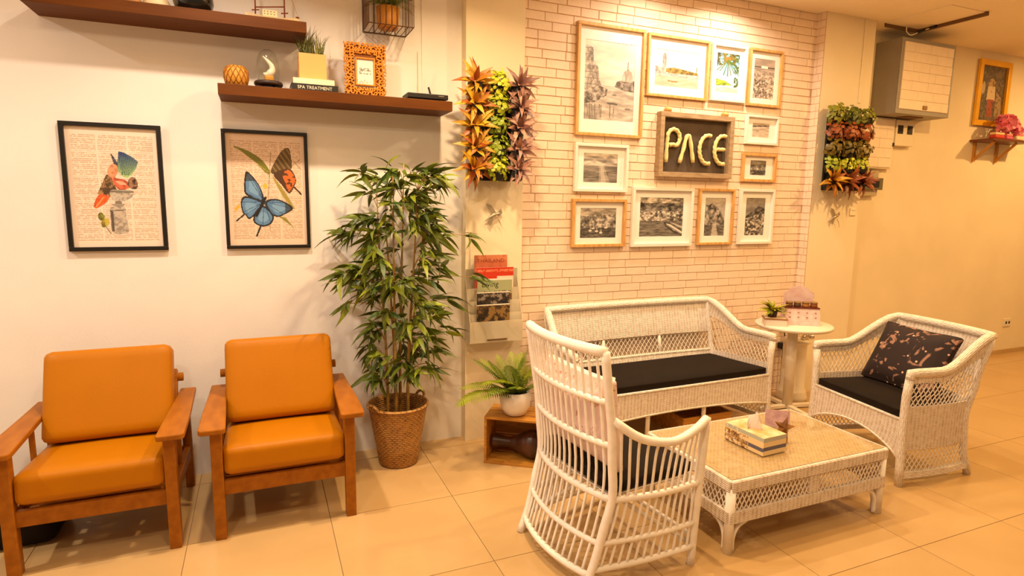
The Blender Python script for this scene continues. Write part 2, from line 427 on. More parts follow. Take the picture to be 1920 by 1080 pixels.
# ceiling hatch; dark strips imitate the shade in its open gap
hd = thing('ceiling_hatch', 'sagging ceiling access panel with a dark open edge', 'hatch', (4.7, 3.15, CZ-.03))
MB().box(-.1, .29, -.22, .262, .024, .0295).build('panel', m_ceil, hd)
MB().box(.285, .305, -.24, .27, .0, .028).build('gap_shade_strip', mat('dark_gap', (.44, .32, .19), .8), hd)
MB().box(-.1, .29, .262, .275, .0, .028).build('gap_shade_strip', MATS['dark_gap'], hd)
wc = thing('loose_cable', 'white cable with two black connectors hanging from the ceiling hatch', 'cable', (4.85, 3.34, CZ-.06))
MB().tube(bez([(-.07, .03, .042), (-.06, .03, .0), (-.02, .02, -.02), (.04, .0, .005), (.10, -.04, .03), (.13, -.06, .04)]), .004, 6).build('wire', mat('white_plastic', (.9, .86, .78), .4), wc)
MB().tube([(.03, .005, .0), (.075, -.02, .022)], .011, 8).build('connector', m_dark, wc)
MB().tube([(.095, -.04, .03), (.14, -.07, .045)], .009, 8).build('connector', m_dark, wc)

# ------------------------------------------------------------------ painted flat prints (colour attribute on a fine grid)
def vnoise(h, w_, s, seed):
    r = np.random.default_rng(seed); gh, gw = int(h/s)+3, int(w_/s)+3; g = r.random((gh, gw))
    y = np.arange(h)/s; x = np.arange(w_)/s; yi = y.astype(int); xi = x.astype(int); fy = (y-yi)[:, None]; fx = (x-xi)[None]
    fy = fy*fy*(3-2*fy); fx = fx*fx*(3-2*fx)
    a = g[yi][:, xi]; b = g[yi][:, xi+1]; c = g[yi+1][:, xi]; d = g[yi+1][:, xi+1]
    return (a*(1-fx)+b*fx)*(1-fy)+(c*(1-fx)+d*fx)*fy
def fbm(h, w_, s, seed): return (vnoise(h, w_, s, seed)*.5+vnoise(h, w_, s/2.1, seed+1)*.3+vnoise(h, w_, max(1, s/4.3), seed+2)*.2)
class Pic:
    def __init__(s, w_, h, res=.0031):
        s.w, s.h = w_, h; s.nx, s.ny = max(8, int(w_/res)), max(8, int(h/res))
        s.a = np.ones((s.ny, s.nx, 3)); s.V, s.U = np.mgrid[0:s.ny, 0:s.nx]; s.U = (s.U+.5)/s.nx; s.V = (s.V+.5)/s.ny
    def fill(s, c): s.a[:] = c; return s
    def mask(s, m, c, k=1.0): s.a[m] = s.a[m]*(1-k)+np.array(c)*k; return s
    def inpoly(s, pts):
        m = np.zeros(s.U.shape, bool); n = len(pts)
        for i in range(n):
            x1, y1 = pts[i]; x2, y2 = pts[(i+1) % n]
            c = (y1 > s.V) != (y2 > s.V)
            with np.errstate(divide='ignore', invalid='ignore'): m ^= c & (s.U < (x2-x1)*(s.V-y1)/(y2-y1+1e-12)+x1)
        return m
    def poly(s, pts, c, k=1.0): return s.mask(s.inpoly(pts), c, k)
    def blob(s, pts, c, k=1.0):
        P = [Vector((a, b, 0)) for a, b in pts]; n = len(P); o = []
        for i in range(n):
            a, b, c_, d = P[i-1], P[i], P[(i+1) % n], P[(i+2) % n]
            for j in range(5):
                t = j/5; o.append(.5*((2*b)+(c_-a)*t+(2*a-5*b+4*c_-d)*t*t+(3*b-a-3*c_+d)*t**3))
        return s.poly([(q.x, q.y) for q in o], c, k)
    def ell(s, cx, cy, rx, ry, c, k=1.0): return s.mask(((s.U-cx)/rx)**2+((s.V-cy)/ry)**2 < 1, c, k)
    def line(s, p, q, t, c, k=1.0):
        ar = s.h/s.w; px, py = p; qx, qy = q; dx, dy = qx-px, (qy-py)*ar; L = dx*dx+dy*dy+1e-9
        tt = np.clip(((s.U-px)*dx+(s.V-py)*ar*dy)/L, 0, 1)
        d = np.hypot(s.U-px-tt*dx, (s.V-py)*ar-tt*dy); return s.mask(d < t, c, k)
    def noise(s, sc, seed): return fbm(s.ny, s.nx, sc, seed)
    def build(s, name, parent, loc):
        nx, ny = s.nx+1, s.ny+1
        me = bpy.data.meshes.new(name)
        X, Z = np.meshgrid(np.linspace(0, s.w, nx), np.linspace(s.h, 0, ny))
        co = np.stack([X, np.zeros_like(X), Z], -1).reshape(-1, 3)
        i = (np.arange(ny-1)[:, None]*nx+np.arange(nx-1)[None]).ravel()
        q = np.stack([i, i+nx, i+nx+1, i+1], 1)
        me.vertices.add(len(co)); me.vertices.foreach_set('co', co.ravel())
        me.loops.add(q.size); me.loops.foreach_set('vertex_index', q.ravel())
        me.polygons.add(len(q)); me.polygons.foreach_set('loop_start', np.arange(len(q))*4)
        me.update(calc_edges=True)
        ca = me.color_attributes.new('Col', 'FLOAT_COLOR', 'CORNER')
        c = np.clip(s.a, 0, 1).reshape(-1, 3); c = np.where(c > .04045, ((c+.055)/1.055)**2.4, c/12.92)
        c4 = np.ones((len(q), 4, 4)); c4[:, :, :3] = c[:, None, :]
        ca.data.foreach_set('color', c4.ravel()); me.materials.append(m_paper)
        return put(name, me, parent, loc=loc)
def frame(name, label, x0, x1, z0, z1, fm, fw, dep, pic, matw=None, Y=WY, cat='picture', group=None, tilt=0, glass=False):
    t = thing(name, label, cat, (x0, Y, z0), group=group); W, H = x1-x0, z1-z0
    MB().box(0, W, -.006, -.001, 0, H).build('backing', m_mat, t)
    for a in ((0, W, 0, fw), (0, W, H-fw, H)): MB().box(a[0], a[1], -dep, -.001, a[2], a[3]).build('frame_rail', fm, t, bevel=.002)
    for a in ((0, fw), (W-fw, W)): MB().box(a[0], a[1], -dep, -.001, fw, H-fw).build('frame_stile', fm, t, bevel=.002)
    if matw:
        l, b = matw[0], matw[1]; m = MB()
        m.add([(fw, -.009, fw), (W-fw, -.009, fw), (W-fw, -.009, H-fw), (fw, -.009, H-fw), (l, -.009, b), (W-l, -.009, b), (W-l, -.009, H-(matw[2] if len(matw) > 2 else b)), (l, -.009, H-(matw[2] if len(matw) > 2 else b)),
               (l, -.0065, b), (W-l, -.0065, b), (W-l, -.0065, H-(matw[2] if len(matw) > 2 else b)), (l, -.0065, H-(matw[2] if len(matw) > 2 else b))],
              [(0,1,5,4), (1,2,6,5), (2,3,7,6), (3,0,4,7), (4,5,9,8), (5,6,10,9), (6,7,11,10), (7,4,8,11)])
        m.build('mat_board', m_mat, t)
        top = matw[2] if len(matw) > 2 else b
        p = Pic(W-2*l, H-b-top); pic(p); p.build('photograph', t, (l, -.0068, b))
    else:
        p = Pic(W-2*fw, H-2*fw, .0028); pic(p); p.build('print', t, (fw, -.0068, fw))
    return t
def newsprint(p):
    n = p.noise(2.2, 4); rows = (np.sin(p.V*2*PI*62) > -.2); cols = (np.abs((p.U*3.02) % 1-.5) < .46) & (p.U > .05) & (p.U < .95) & (p.V > .06) & (p.V < .95)
    p.fill((.93, .86, .78)); p.mask(rows & cols & (n > .40), (.76, .64, .53), .75)
def pp(x0, x1, y0, y1): return lambda *q: [((x-x0)/(x1-x0), (y-y0)/(y1-y0)) for x, y in q]
def art_bird(p):
    newsprint(p); T = pp(108, 778, 100, 975); n = p.noise(5, 9); hi = n > .54; lo = n < .42
    def tone(pts, c, d=.72, l=1.2, rough=True):
        before = p.a.copy(); p.blob(T(*pts), c); m = (np.abs(p.a-before).sum(-1) > 1e-9)
        if rough: p.a[m & hi] = np.clip(np.array(c)*l, 0, 1); p.a[m & lo] = np.array(c)*d
        return m
    # fanned blue tail shading to green
    m = np.zeros(p.U.shape, bool); fan = [(487,268),(520,275),(555,292),(590,312),(624,340),(606,390),(575,430),(540,462),(500,450),(470,415),(466,370),(474,320)]
    m = p.inpoly(T(*fan)); v = np.clip((p.V-.19)/.23, 0, 1)[..., None]; gr = np.array((.12, .20, .44))*(1-v)**1.2+np.array((.66, .80, .46))*(1-(1-v)**1.2); p.a[m] = gr[m]
    for k in range(9): p.line(*T((482+17*k, 272+8.5*k), (498+6*k, 440)), .003, (.10, .16, .34), .55)
    tone([(425,290),(446,310),(468,350),(470,400),(448,395),(440,350)], (.30, .30, .36))
    tone([(405,385),(430,362),(460,370),(470,410),(450,450),(430,500),(400,480),(390,430)], (.86, .56, .40), .86, 1.1)
    tone([(310,585),(325,545),(355,490),(385,440),(415,470),(440,520),(450,570),(420,600),(370,605)], (.50, .38, .24), .6, 1.3)
    for k in range(6): p.line(*T((345+14*k, 500-8*k), (360+14*k, 590)), .004, (.28, .20, .12), .6)
    tone([(425,468),(480,470),(530,485),(548,530),(500,548),(455,540)], (.80, .36, .24), .8, 1.2); p.blob(T((445,485),(500,492),(525,515),(470,510)), (.94, .66, .54))
    tone([(540,480),(565,455),(592,460),(610,495),(602,535),(570,545),(535,525)], (.48, .36, .26), .6, 1.3); p.ell(*T((585,480))[0], .010, .008, (.1, .08, .06))
    tone([(318,588),(385,598),(372,640),(320,675),(285,690),(274,662)], (.90, .36, .16), .85, 1.1); p.line(*T((350,605),(290,675)), .006, (.98, .64, .36))
    tone([(400,560),(440,548),(530,548),(575,565),(560,600),(510,630),(440,638),(405,615)], (.70, .66, .59), .84, 1.1); p.line(*T((405,566),(570,566)), .006, (.42, .38, .32))
    p.poly(T((435,632),(475,632),(488,680),(420,680)), (.50, .46, .40)); p.line(*T((412,660),(495,660)), .010, (.62, .58, .52))
    tone([(388,690),(440,672),(498,680),(506,760),(514,860),(470,880),(395,868),(388,780)], (.70, .65, .58), .84, 1.1); p.poly(T((388,700),(408,700),(412,860),(392,858)), (.36, .32, .28)); p.line(*T((392,705),(500,700)), .006, (.4, .36, .3))
    tone([(300,730),(325,720),(345,750),(325,780),(300,765)], (.44, .44, .16)); tone([(315,790),(350,760),(376,775),(365,815),(325,830)], (.64, .58, .22)); p.line(*T((345,820),(385,880)), .005, (.5, .45, .25))
def art_butterfly(p):
    newsprint(p); p.a *= np.array((.97, .93, .90)); T = pp(1256, 1815, 150, 962); n = p.noise(6, 19)
    p.blob(T((1305,243),(1400,268),(1500,330),(1562,420),(1535,432),(1450,345),(1380,290)), (.45, .45, .14)); p.line(*T((1330,252),(1545,420)), .004, (.65, .62, .28))
    for a, b in (((1572,270),(1556,430)), ((1556,430),(1538,620)), ((1538,780),(1545,860)), ((1720,370),(1785,320)), ((1730,330),(1790,400))): p.line(*T(a, b), .0045, (.60, .50, .32))
    p.blob(T((1575,450),(1640,530),(1712,650),(1725,690),(1650,605)), (.62, .55, .25)); p.poly(T((1600,742),(1665,760),(1716,832)), (.55, .52, .20))
    p.poly(T((1340,650),(1300,690),(1292,715),(1330,690)), (.90, .66, .22)); p.ell(*T((1520,525))[0], .03, .025, (.90, .70, .25))
    dk = (.13, .11, .09)
    wings = [T((1385,428),(1425,445),(1472,510),(1504,590),(1492,645),(1420,612),(1372,570)), T((1378,600),(1500,640),(1470,702),(1400,768),(1372,740),(1352,720),(1342,645)),
             T((1515,640),(1590,617),(1670,645),(1718,690),(1650,735),(1598,752),(1545,722)), T((1500,668),(1572,740),(1552,802),(1490,824),(1428,792),(1440,718))]
    for q in wings:
        cx = sum(a for a, _ in q)/len(q); cy = sum(b for _, b in q)/len(q)
        p.blob(q, dk); p.blob([(cx+(a-cx)*.84, cy+(b-cy)*.84) for a, b in q], (.36, .52, .68)); p.blob([(cx+(a-cx)*.5, cy+(b-cy)*.5) for a, b in q], (.46, .62, .76))
        hx, hy = T((1508,640))[0]
        for a, b in q: p.line((a, b), (hx, hy), .004, (.14, .22, .32), .7)
    p.mask(p.inpoly(wings[0]) & (p.V < .42), dk, .5); p.mask(p.inpoly(wings[2]) & (p.U > .72), dk, .5)
    p.line(*T((1360,735),(1308,782)), .010, dk); p.line(*T((1478,815),(1445,893)), .011, dk); p.line(*T((1518,612),(1450,742)), .018, (.10, .09, .08))
    u1 = T((1702,243),(1716,300),(1712,402),(1600,435),(1566,412),(1615,315),(1660,255)); u2 = T((1585,435),(1700,392),(1748,470),(1722,545),(1690,575),(1640,512))
    p.blob(u1, (.33, .25, .12)); p.mask(p.inpoly(u1) & (np.sin((p.U-p.V)*90) > .3), (.50, .40, .22)); p.blob(u2, (.28, .18, .09)); p.blob(T((1650,430),(1700,402),(1742,470),(1715,540),(1690,560),(1668,500)), (.78, .40, .15))
    p.mask(p.inpoly(u2) & (n > .56), (.30, .17, .08)); p.line(*T((1735,530),(1782,580)), .011, (.25, .15, .08))
def bw_base(p, top, bot, seed, amp=.3, sc=10):
    v = p.V[..., None]; p.a[:] = np.array(top)*(1-v)+np.array(bot)*v; p.a += ((p.noise(sc, seed)-.5)*amp)[..., None]
def g(x, t=(1, .95, .88)): return tuple(x*k for k in t)
def an(p, sx, sy, seed):
    """stretched noise 0..1 with a photographic spread"""
    def one(k, sd):
        r = np.random.default_rng(sd); gx, gy = int(p.nx/(sx*k))+4, int(p.ny/(sy*k))+4; G = r.random((gy, gx))
        y = np.arange(p.ny)/(sy*k); x = np.arange(p.nx)/(sx*k); yi = y.astype(int); xi = x.astype(int); fy = (y-yi)[:, None]; fx = (x-xi)[None]
        return (G[yi][:, xi]*(1-fx)+G[yi][:, xi+1]*fx)*(1-fy)+(G[yi+1][:, xi]*(1-fx)+G[yi+1][:, xi+1]*fx)*fy
    n = one(1, seed)*.5+one(.5, seed+7)*.3+one(.25, seed+13)*.2
    return np.clip((n-.28)/.44, 0, 1)
def tex(p, m, lo, hi, sx, sy, seed, tint=(1, .94, .86)):
    n = an(p, sx, sy, seed)[..., None]; v = (lo+(hi-lo)*n)*np.array(tint); p.a[m] = v[m]
def art_venice(p):
    T = (1, .93, .86); tex(p, p.V < 2, .82, .97, 40, 14, 1, T); tex(p, p.V > .56, .62, .84, 22, 5, 2, T)
    q = [(0, .06), (.15, .09), (.17, .26), (.26, .33), (.29, .48), (.34, .56), (.36, .60), (0, .66)]; tex(p, p.inpoly(q), .42, .86, 6, 9, 3, T)
    for k in range(7): p.mask(p.inpoly(q) & (np.abs(p.V-.10-.075*k) < .006), g(.45), .7)
    q = [(.60, .56), (.64, .49), (.72, .47), (1, .46), (1, .61), (.8, .60)]; tex(p, p.inpoly(q), .30, .66, 5, 5, 4, T)
    q = [(.74, .48), (.74, .42), (.79, .35), (.86, .32), (.93, .35), (.97, .42), (.97, .48)]; tex(p, p.inpoly(q), .60, .84, 5, 14, 5, T); p.line((.86, .33), (.86, .23), .008, g(.42))
    q = [(0, .62), (.3, .56), (.46, .60), (.44, .68), (.20, .78), (0, .80)]; tex(p, p.inpoly(q), .28, .82, 6, 5, 6, T)
    for k in range(11): p.line((.02+.032*k, .80+.01*(k % 3)), (.022+.032*k, .995), .007, g(.32+.05*(k % 3)))
    p.poly([(.44, .765), (.68, .77), (.65, .795), (.48, .79)], g(.36)); p.line((.52, .79), (.52, .96), .006, g(.40)); p.line((.60, .79), (.59, .96), .006, g(.44)); p.ell(.88, .835, .06, .015, g(.48)); p.ell(.6, .665, .05, .012, g(.5))
def art_london(p):
    T = (1, .95, .90); tex(p, p.V < 2, .88, .98, 40, 12, 11, T)
    q = [(.16, .64), (.16, .14), (.20, .07), (.25, .14), (.25, .64)]; tex(p, p.inpoly(q), .50, .78, 3, 8, 12, T); tex(p, p.inpoly([(0, .45), (.16, .50), (.16, .64), (0, .62)]), .5, .8, 4, 4, 13, T)
    tex(p, p.inpoly([(.25, .50), (.42, .46), (.7, .50), (.98, .55), (1, .64), (.25, .61)]), .36, .68, 5, 4, 14, (1, .84, .40)); p.line((.95, .52), (.95, .40), .012, g(.5))
    tex(p, (p.V > .62) & (p.V < .72), .58, .86, 6, 2, 15, T); tex(p, p.V > .72, .74, .92, 20, 3, 16, (1, .90, .78)); p.poly([(.28, .82), (.54, .83), (.5, .865), (.31, .86)], (.66, .46, .26))
def art_palm(p):
    v = p.V[..., None]; p.a[:] = np.array((.42, .74, .90))*(1-v)+np.array((.80, .92, .95))*v; n = an(p, 5, 5, 21)
    tex(p, (p.V < .22+.30*np.abs(p.U-.5)) & (n > .3), .22, .50, 4, 4, 22, (1, .95, .45)); p.ell(.5, .14, .13, .06, (.78, .42, .20))
    for a in (-.55, -.35, -.18, .0, .15, .3, .45, .6): p.line((.5, .16), (.5+a, .58-.25*abs(a)+.05*math.sin(a*20)), .018, (.34+.12*math.sin(a*9), .42, .18))
    tex(p, (p.U > .80) & (p.V < .85) & (n > .45), .28, .5, 4, 6, 23, (.8, 1, .45)); tex(p, p.inpoly([(0, .66), (.4, .70), (.75, .80), (0, .84)]), .45, .75, 8, 3, 24, (.85, 1, .30)); tex(p, p.V > .86, .70, .95, 8, 2, 25, (1, .96, .88))
def art_pebble(p):
    T = (1, .90, .82); tex(p, p.V < 2, .60, .74, 30, 10, 31, T); tex(p, p.V > .30, .50, .88, 4, 3, 32, T); p.mask((p.V > .19) & (p.V < .225), g(.34)); p.mask((p.V > .17) & (p.V < .24) & (np.abs(p.U-.5) < .15), g(.94)); tex(p, (p.V > .25) & (p.V < .31), .5, .8, 20, 2, 33, T); tex(p, p.V > .52, .25, .95, 3.2, 2.6, 34, T)
def art_pier(p):
    T = (1, .90, .80); tex(p, p.V < 2, .62, .84, 16, 4, 41, T); p.poly([(0, .20), (1, .11), (1, .19), (0, .29)], g(.30)); tex(p, p.inpoly([(0, .55), (.5, .75), (.4, 1), (0, 1)]), .72, .92, 6, 4, 42, T)
def art_town(p): tex(p, p.V < 2, .18, .62, 5, 3, 51); tex(p, p.V < .3, .40, .62, 12, 5, 52); tex(p, (p.V > .5) & (p.V < .66), .35, .85, 4, 3, 53)
def art_rays(p):
    tex(p, p.V < 2, .42, .92, 26, 7, 61); tex(p, (p.V > .42) & (p.V < .56), .34, .62, 30, 5, 62); tex(p, p.V >= .56, .36, .62, 18, 2.5, 63); p.poly([(.46, .40), (.60, .40), (.78, 1), (.46, 1)], g(.88), .35); p.poly([(.50, .45), (.57, .45), (.68, 1), (.52, 1)], g(.92), .35)
def art_harbour(p):
    tex(p, p.V < 2, .46, .82, 18, 5, 71); tex(p, p.V > .22, .26, .84, 6, 5, 72); tex(p, (p.V > .66), .20, .48, 10, 3, 73)
    for a, b in ((.28, .76), (.46, .78), (.58, .83), (.72, .66), (.36, .68)): p.ell(a, b, .045, .03, g(.86)); p.line((a, b), (a+.01, b-.12), .008, g(.8))
def art_fishing(p):
    tex(p, p.V < 2, .30, .95, 16, 6, 81); tex(p, (p.V > .14) & (p.V < .38), .14, .62, 9, 5, 82); tex(p, (p.V > .34) & (p.V < .62), .22, .92, 5, 4, 83); tex(p, p.V > .60, .32, .56, 12, 2.2, 84)
    p.poly([(.55, .62), (.7, .66), (1, .86), (1, .98), (.8, .9), (.6, .74)], g(.22)); p.poly([(.60, .66), (.72, .69), (1, .88), (1, .93), (.8, .85)], g(.86)); p.poly([(.7, .62), (1, .74), (1, .8), (.75, .66)], g(.76)); p.line((.62, .70), (.98, .94), .012, g(.5))
def art_island(p):
    tex(p, p.V < 2, .62, .78, 20, 8, 91); q = [(0, .72), (.02, .18), (.18, .2), (.35, .14), (.55, .22), (.72, .30), (.95, .48), (1, .74), (.6, .70), (.2, .72)]
    tex(p, p.inpoly(q), .18, .74, 5, 6, 92); tex(p, p.V > .72, .26, .52, 12, 2.5, 93); p.poly([(.42, .70), (.58, .70), (.70, 1), (.36, 1)], g(.92), .6)
def art_hill(p):
    tex(p, p.V < 2, .46, .62, 16, 10, 101); q = [(0, .5), (.4, .34), (.65, .22), (.9, .24), (1, .3), (1, 1), (0, 1)]; tex(p, p.inpoly(q), .15, .55, 8, 6, 102); q = [(0, .55), (.3, .5), (.7, .42), (1, .36), (1, 1), (0, 1)]; tex(p, p.inpoly(q), .18, .88, 4.5, 3.5, 103)
frame('framed_print', 'black framed vintage print of a parrot perched on a stone urn', -.852, -.433, 1.23, 1.845, m_black, .02, .022, art_bird, cat='picture', group='black framed prints above the armchairs')
frame('framed_print', 'black framed vintage print of blue and brown butterflies', -.164, .256, 1.23, 1.849, m_black, .018, .022, art_butterfly, cat='picture', group='black framed prints above the armchairs')
PG = 'picture wall on the white bricks'
for nm, lb, x0, x1, z0, z1, fm, fw, art, mt in (
    ('wood_framed_photograph', 'large tall pine framed photograph of a domed church by a canal', 1.892, 2.40, 1.93, 2.627, m_pine, .02, art_venice, (.065, .105, .10)),
    ('wood_framed_photograph', 'wide pine framed photograph of a riverside tower and yellow trees', 2.42, 2.935, 2.215, 2.617, m_pine, .018, art_london, (.075, .075, .09)),
    ('white_framed_photograph', 'white framed colour photograph of palm leaves over a blue sea', 2.96, 3.273, 2.225, 2.617, m_whitefr, .02, art_palm, (.055, .065, .06)),
    ('wood_framed_photograph', 'tall pine framed photograph of a pebble beach', 3.298, 3.617, 2.215, 2.617, m_pine, .018, art_pebble, (.06, .06, .065)),
    ('white_framed_photograph', 'small white framed photograph of a dark pier on pale sand', 3.305, 3.619, 1.942, 2.153, m_whitefr, .018, art_pier, (.075, .055)),
    ('wood_framed_photograph', 'small pine framed photograph of a dark harbour town', 3.295, 3.628, 1.67, 1.878, m_pine, .02, art_town, (.09, .05)),
    ('white_framed_photograph', 'white framed photograph of sun rays over a grey sea', 1.894, 2.303, 1.57, 1.882, m_whitefr, .02, art_rays, (.075, .062)),
    ('wood_framed_photograph', 'pine framed photograph of boats moored below a hillside', 1.887, 2.303, 1.205, 1.524, m_pine, .02, art_harbour, (.07, .06)),
    ('white_framed_photograph', 'large white framed photograph of a fishing village with a long boat', 2.349, 2.866, 1.20, 1.61, m_whitefr, .022, art_fishing, (.075, .07)),
    ('wood_framed_photograph', 'tall pine framed photograph of a rocky wooded island', 2.917, 3.244, 1.205, 1.611, m_pine, .018, art_island, (.07, .065)),
    ('white_framed_photograph', 'tall white framed photograph of a hill town', 3.296, 3.635, 1.205, 1.616, m_whitefr, .02, art_hill, (.075, .065))):
    frame(nm, lb, x0, x1, z0, z1, fm, fw, .03, art, mt, group=PG)
# PACE sign
sg = thing('rope_letter_sign', 'grey wood framed blackboard sign with rope letters PACE', 'sign', (2.53, WY, 1.683)); W, H = .64, .435
MB().box(.03, W-.03, -.012, -.001, .03, H-.03).build('board', m_slate, sg)
for z in (0, H-.034): MB().box(0, W, -.055, -.001, z, z+.034).build('frame_rail', m_ply, sg, bevel=.002)
for x in (0, W-.034): MB().box(x, x+.034, -.055, -.001, .034, H-.034).build('frame_stile', m_ply, sg, bevel=.002)
for x in (.07, W-.075): MB().lathe([(.0, 0), (.024, .004), (.028, .02), (.02, .034), (.0, .04)], 12, (x, -.03, H-.004)).build('hanger_knob', m_pine, sg)
def arc(cx, cz, rx, rz, a0, a1, n=12): return [(cx+rx*math.cos(R(a0+(a1-a0)*i/n)), -.03, cz+rz*math.sin(R(a0+(a1-a0)*i/n))) for i in range(n+1)]
def rope(pts): return MB().tube(bez(pts, 4), .0135, 10, twist=190)
rope([(.072, -.03, .10), (.074, -.03, .20), (.078, -.03, .27)] + arc(.128, .266, .052, .058, 170, -60, 10) + [(.118, -.03, .222), (.095, -.03, .214)]).build('letter_p', m_rope, sg)
rope([(.188, -.03, .10), (.215, -.03, .19), (.238, -.03, .277), (.262, -.03, .28), (.285, -.03, .20), (.305, -.03, .105)]).build('letter_a', m_rope, sg)
rope([(.452, -.03, .297)] + arc(.428, .20, .072, .098, 95, 262, 9) + [(.452, -.03, .104)]).build('letter_c', m_rope, sg)
le = rope([(.588, -.03, .30)] + arc(.560, .203, .07, .098, 95, 262, 9) + [(.585, -.03, .104)])
le.tube(bez([(.495, -.03, .205), (.53, -.03, .206), (.578, -.03, .207)], 4), .0128, 10, twist=190); le.build('letter_e', m_rope, sg)

# ------------------------------------------------------------------ wall shelves
def shelf(label, x0, x1, z): return tag(MB().box(0, x1-x0, -.24, 0, 0, .052).build('wall_shelf', m_shelf, bevel=.0015, loc=(x0, WY, z)), label, 'shelf')
shelf('long brown floating shelf carrying the black vase and model ship', -.89, .255, 2.308)
shelf('brown floating shelf carrying books, dome and carved frame', -.156, 1.005, 1.985)
Z1, Z2 = 2.036, 2.36
t = thing('woven_ball_vase', 'small round woven yellow rattan pot on the lower shelf', 'pot', (-.075, 3.34, Z1))
MB().lathe([(.035, 0), (.048, .012), (.056, .045), (.052, .08), (.036, .1), (.03, .1), (.04, .08), (.04, .02), (0, .01)], 24).build('body', mat('ochre_rattan', (.80, .56, .18), .6, var=.12, vscale=30), t)
mb = MB()
for k in range(14):
    for s in (1, -1):
        pr = [(.049, .012), (.0575, .045), (.0535, .08), (.037, .1)]
        mb.tube(bez([(r_*math.cos(2*PI*k/14+s*i*.32), r_*math.sin(2*PI*k/14+s*i*.32), z) for i, (r_, z) in enumerate(pr)], 3), .0018, 4)
tag(mb.build('woven_strands', mat('ochre_strand', (.62, .38, .08), .6), t), kind='stuff')
t = thing('glass_dome', 'clear glass dome over a white bird on a dark footed stand', 'ornament', (.072, 3.36, Z1))
MB().lathe([(0, .022), (.064, .022), (.068, .028), (.068, .036), (.064, .042), (0, .042)], 28).build('stand', mat('dark_walnut', (.20, .13, .09), .5), t)
for k in range(4): MB().lathe([(.0, .0), (.009, 0), (.011, .01), (.008, .023), (0, .023)], 10, (.046*math.cos(PI/4+k*PI/2), .046*math.sin(PI/4+k*PI/2), 0)).build('foot', MATS['dark_walnut'], t)
MB().lathe([(.052, .0425), (.052, .13), (.049, .155), (.038, .182), (.018, .197), (0, .2), (0, .198), (.017, .195), (.0365, .18), (.0475, .154), (.0505, .13), (.0505, .0425)], 32).build('dome', m_glass, t)
mb = MB(); mb.tube(bez([(-.022, 0, .085), (-.012, 0, .078), (.005, 0, .082), (.02, 0, .1), (.016, 0, .125), (-.004, 0, .148), (-.022, 0, .165)], 4), [.004, .006, .008, .01, .012, .013, .014, .016, .018, .018, .018, .017, .016, .015, .014, .013, .012, .011, .010, .009, .008, .006, .005, .004, .003][:25], 10)
mb.build('bird', mat('porcelain', (.92, .86, .76), .4), t)
MB().cushion(.022, .016, .016, .006, c=(.004, 0, .058), n=4).build('perch', mat('perch_wood', (.80, .56, .20), .6), t)
def book(label, x0, x1, y0, y1, z, h, mcover, title=None, tm_=None):
    b = thing('book', label, 'book', (x0, y0, z), group='books under the grass pot'); W, D = x1-x0, y1-y0
    MB().box(.003, W-.003, .004, D-.002, .003, h-.003).build('pages', mat('page_block', (.93, .90, .84), .8), b)
    m = MB(); m.box(0, W, 0, D, 0, .003); m.box(0, W, 0, D, h-.003, h); m.box(0, W, 0, .003, .003, h-.003); m.build('cover', mcover, b)
    if title:
        m = MB(); text_into(m, title, h*.62, Matrix.Translation((W/2, -.0006, h/2)) @ FACE); m.build('title', tm_, b)
    return b
book('black thick book titled SPA TREATMENT at the bottom of the stack', .175, .402, 3.28, 3.44, Z1, .036, mat('black_cover', (.13, .11, .08), .5), 'SPA TREATMENT', mat('title_ink', (.92, .88, .78), .6))
book('cream book lying on top of the black book', .185, .385, 3.285, 3.435, Z1+.0365, .027, mat('cream_cover', (.92, .86, .72), .5))
t = thing('grass_pot', 'green ornamental grass in a square yellow pot on the books', 'plant', (.283, 3.36, Z1+.064))
MB().box(-.066, .066, -.06, .06, 0, .125).build('pot', mat('yellow_pot', (.90, .66, .38), .55, var=.04), t, bevel=.002)
MB().box(-.06, .06, -.055, .055, .1252, .127).build('soil', m_soil, t)
gm = []
for q in range(4):
    h = .07+.02*q; b_ = .012*q
    mg = MB().add([(-.0022, 0, 0), (.0022, 0, 0), (.0018+.0, b_*.5, h*.6), (-.0018, b_*.5, h*.6), (0, b_*1.6+.008, h)], [(0, 1, 2, 3), (3, 2, 4)]).mesh('grass_blade'); mg.materials.append(leafmat('grass_leaf', (.20, .26, .06), (.50, .50, .12))); gm.append(mg)
for k in range(110):
    x, y = rng.uniform(-.055, .055), rng.uniform(-.05, .05)
    put('grass_blade', gm[k % 4], t, loc=(x, y, .126), rot=(rng.uniform(-.15, .15), x*5+rng.uniform(-.15, .15), rng.uniform(0, 2*PI)))
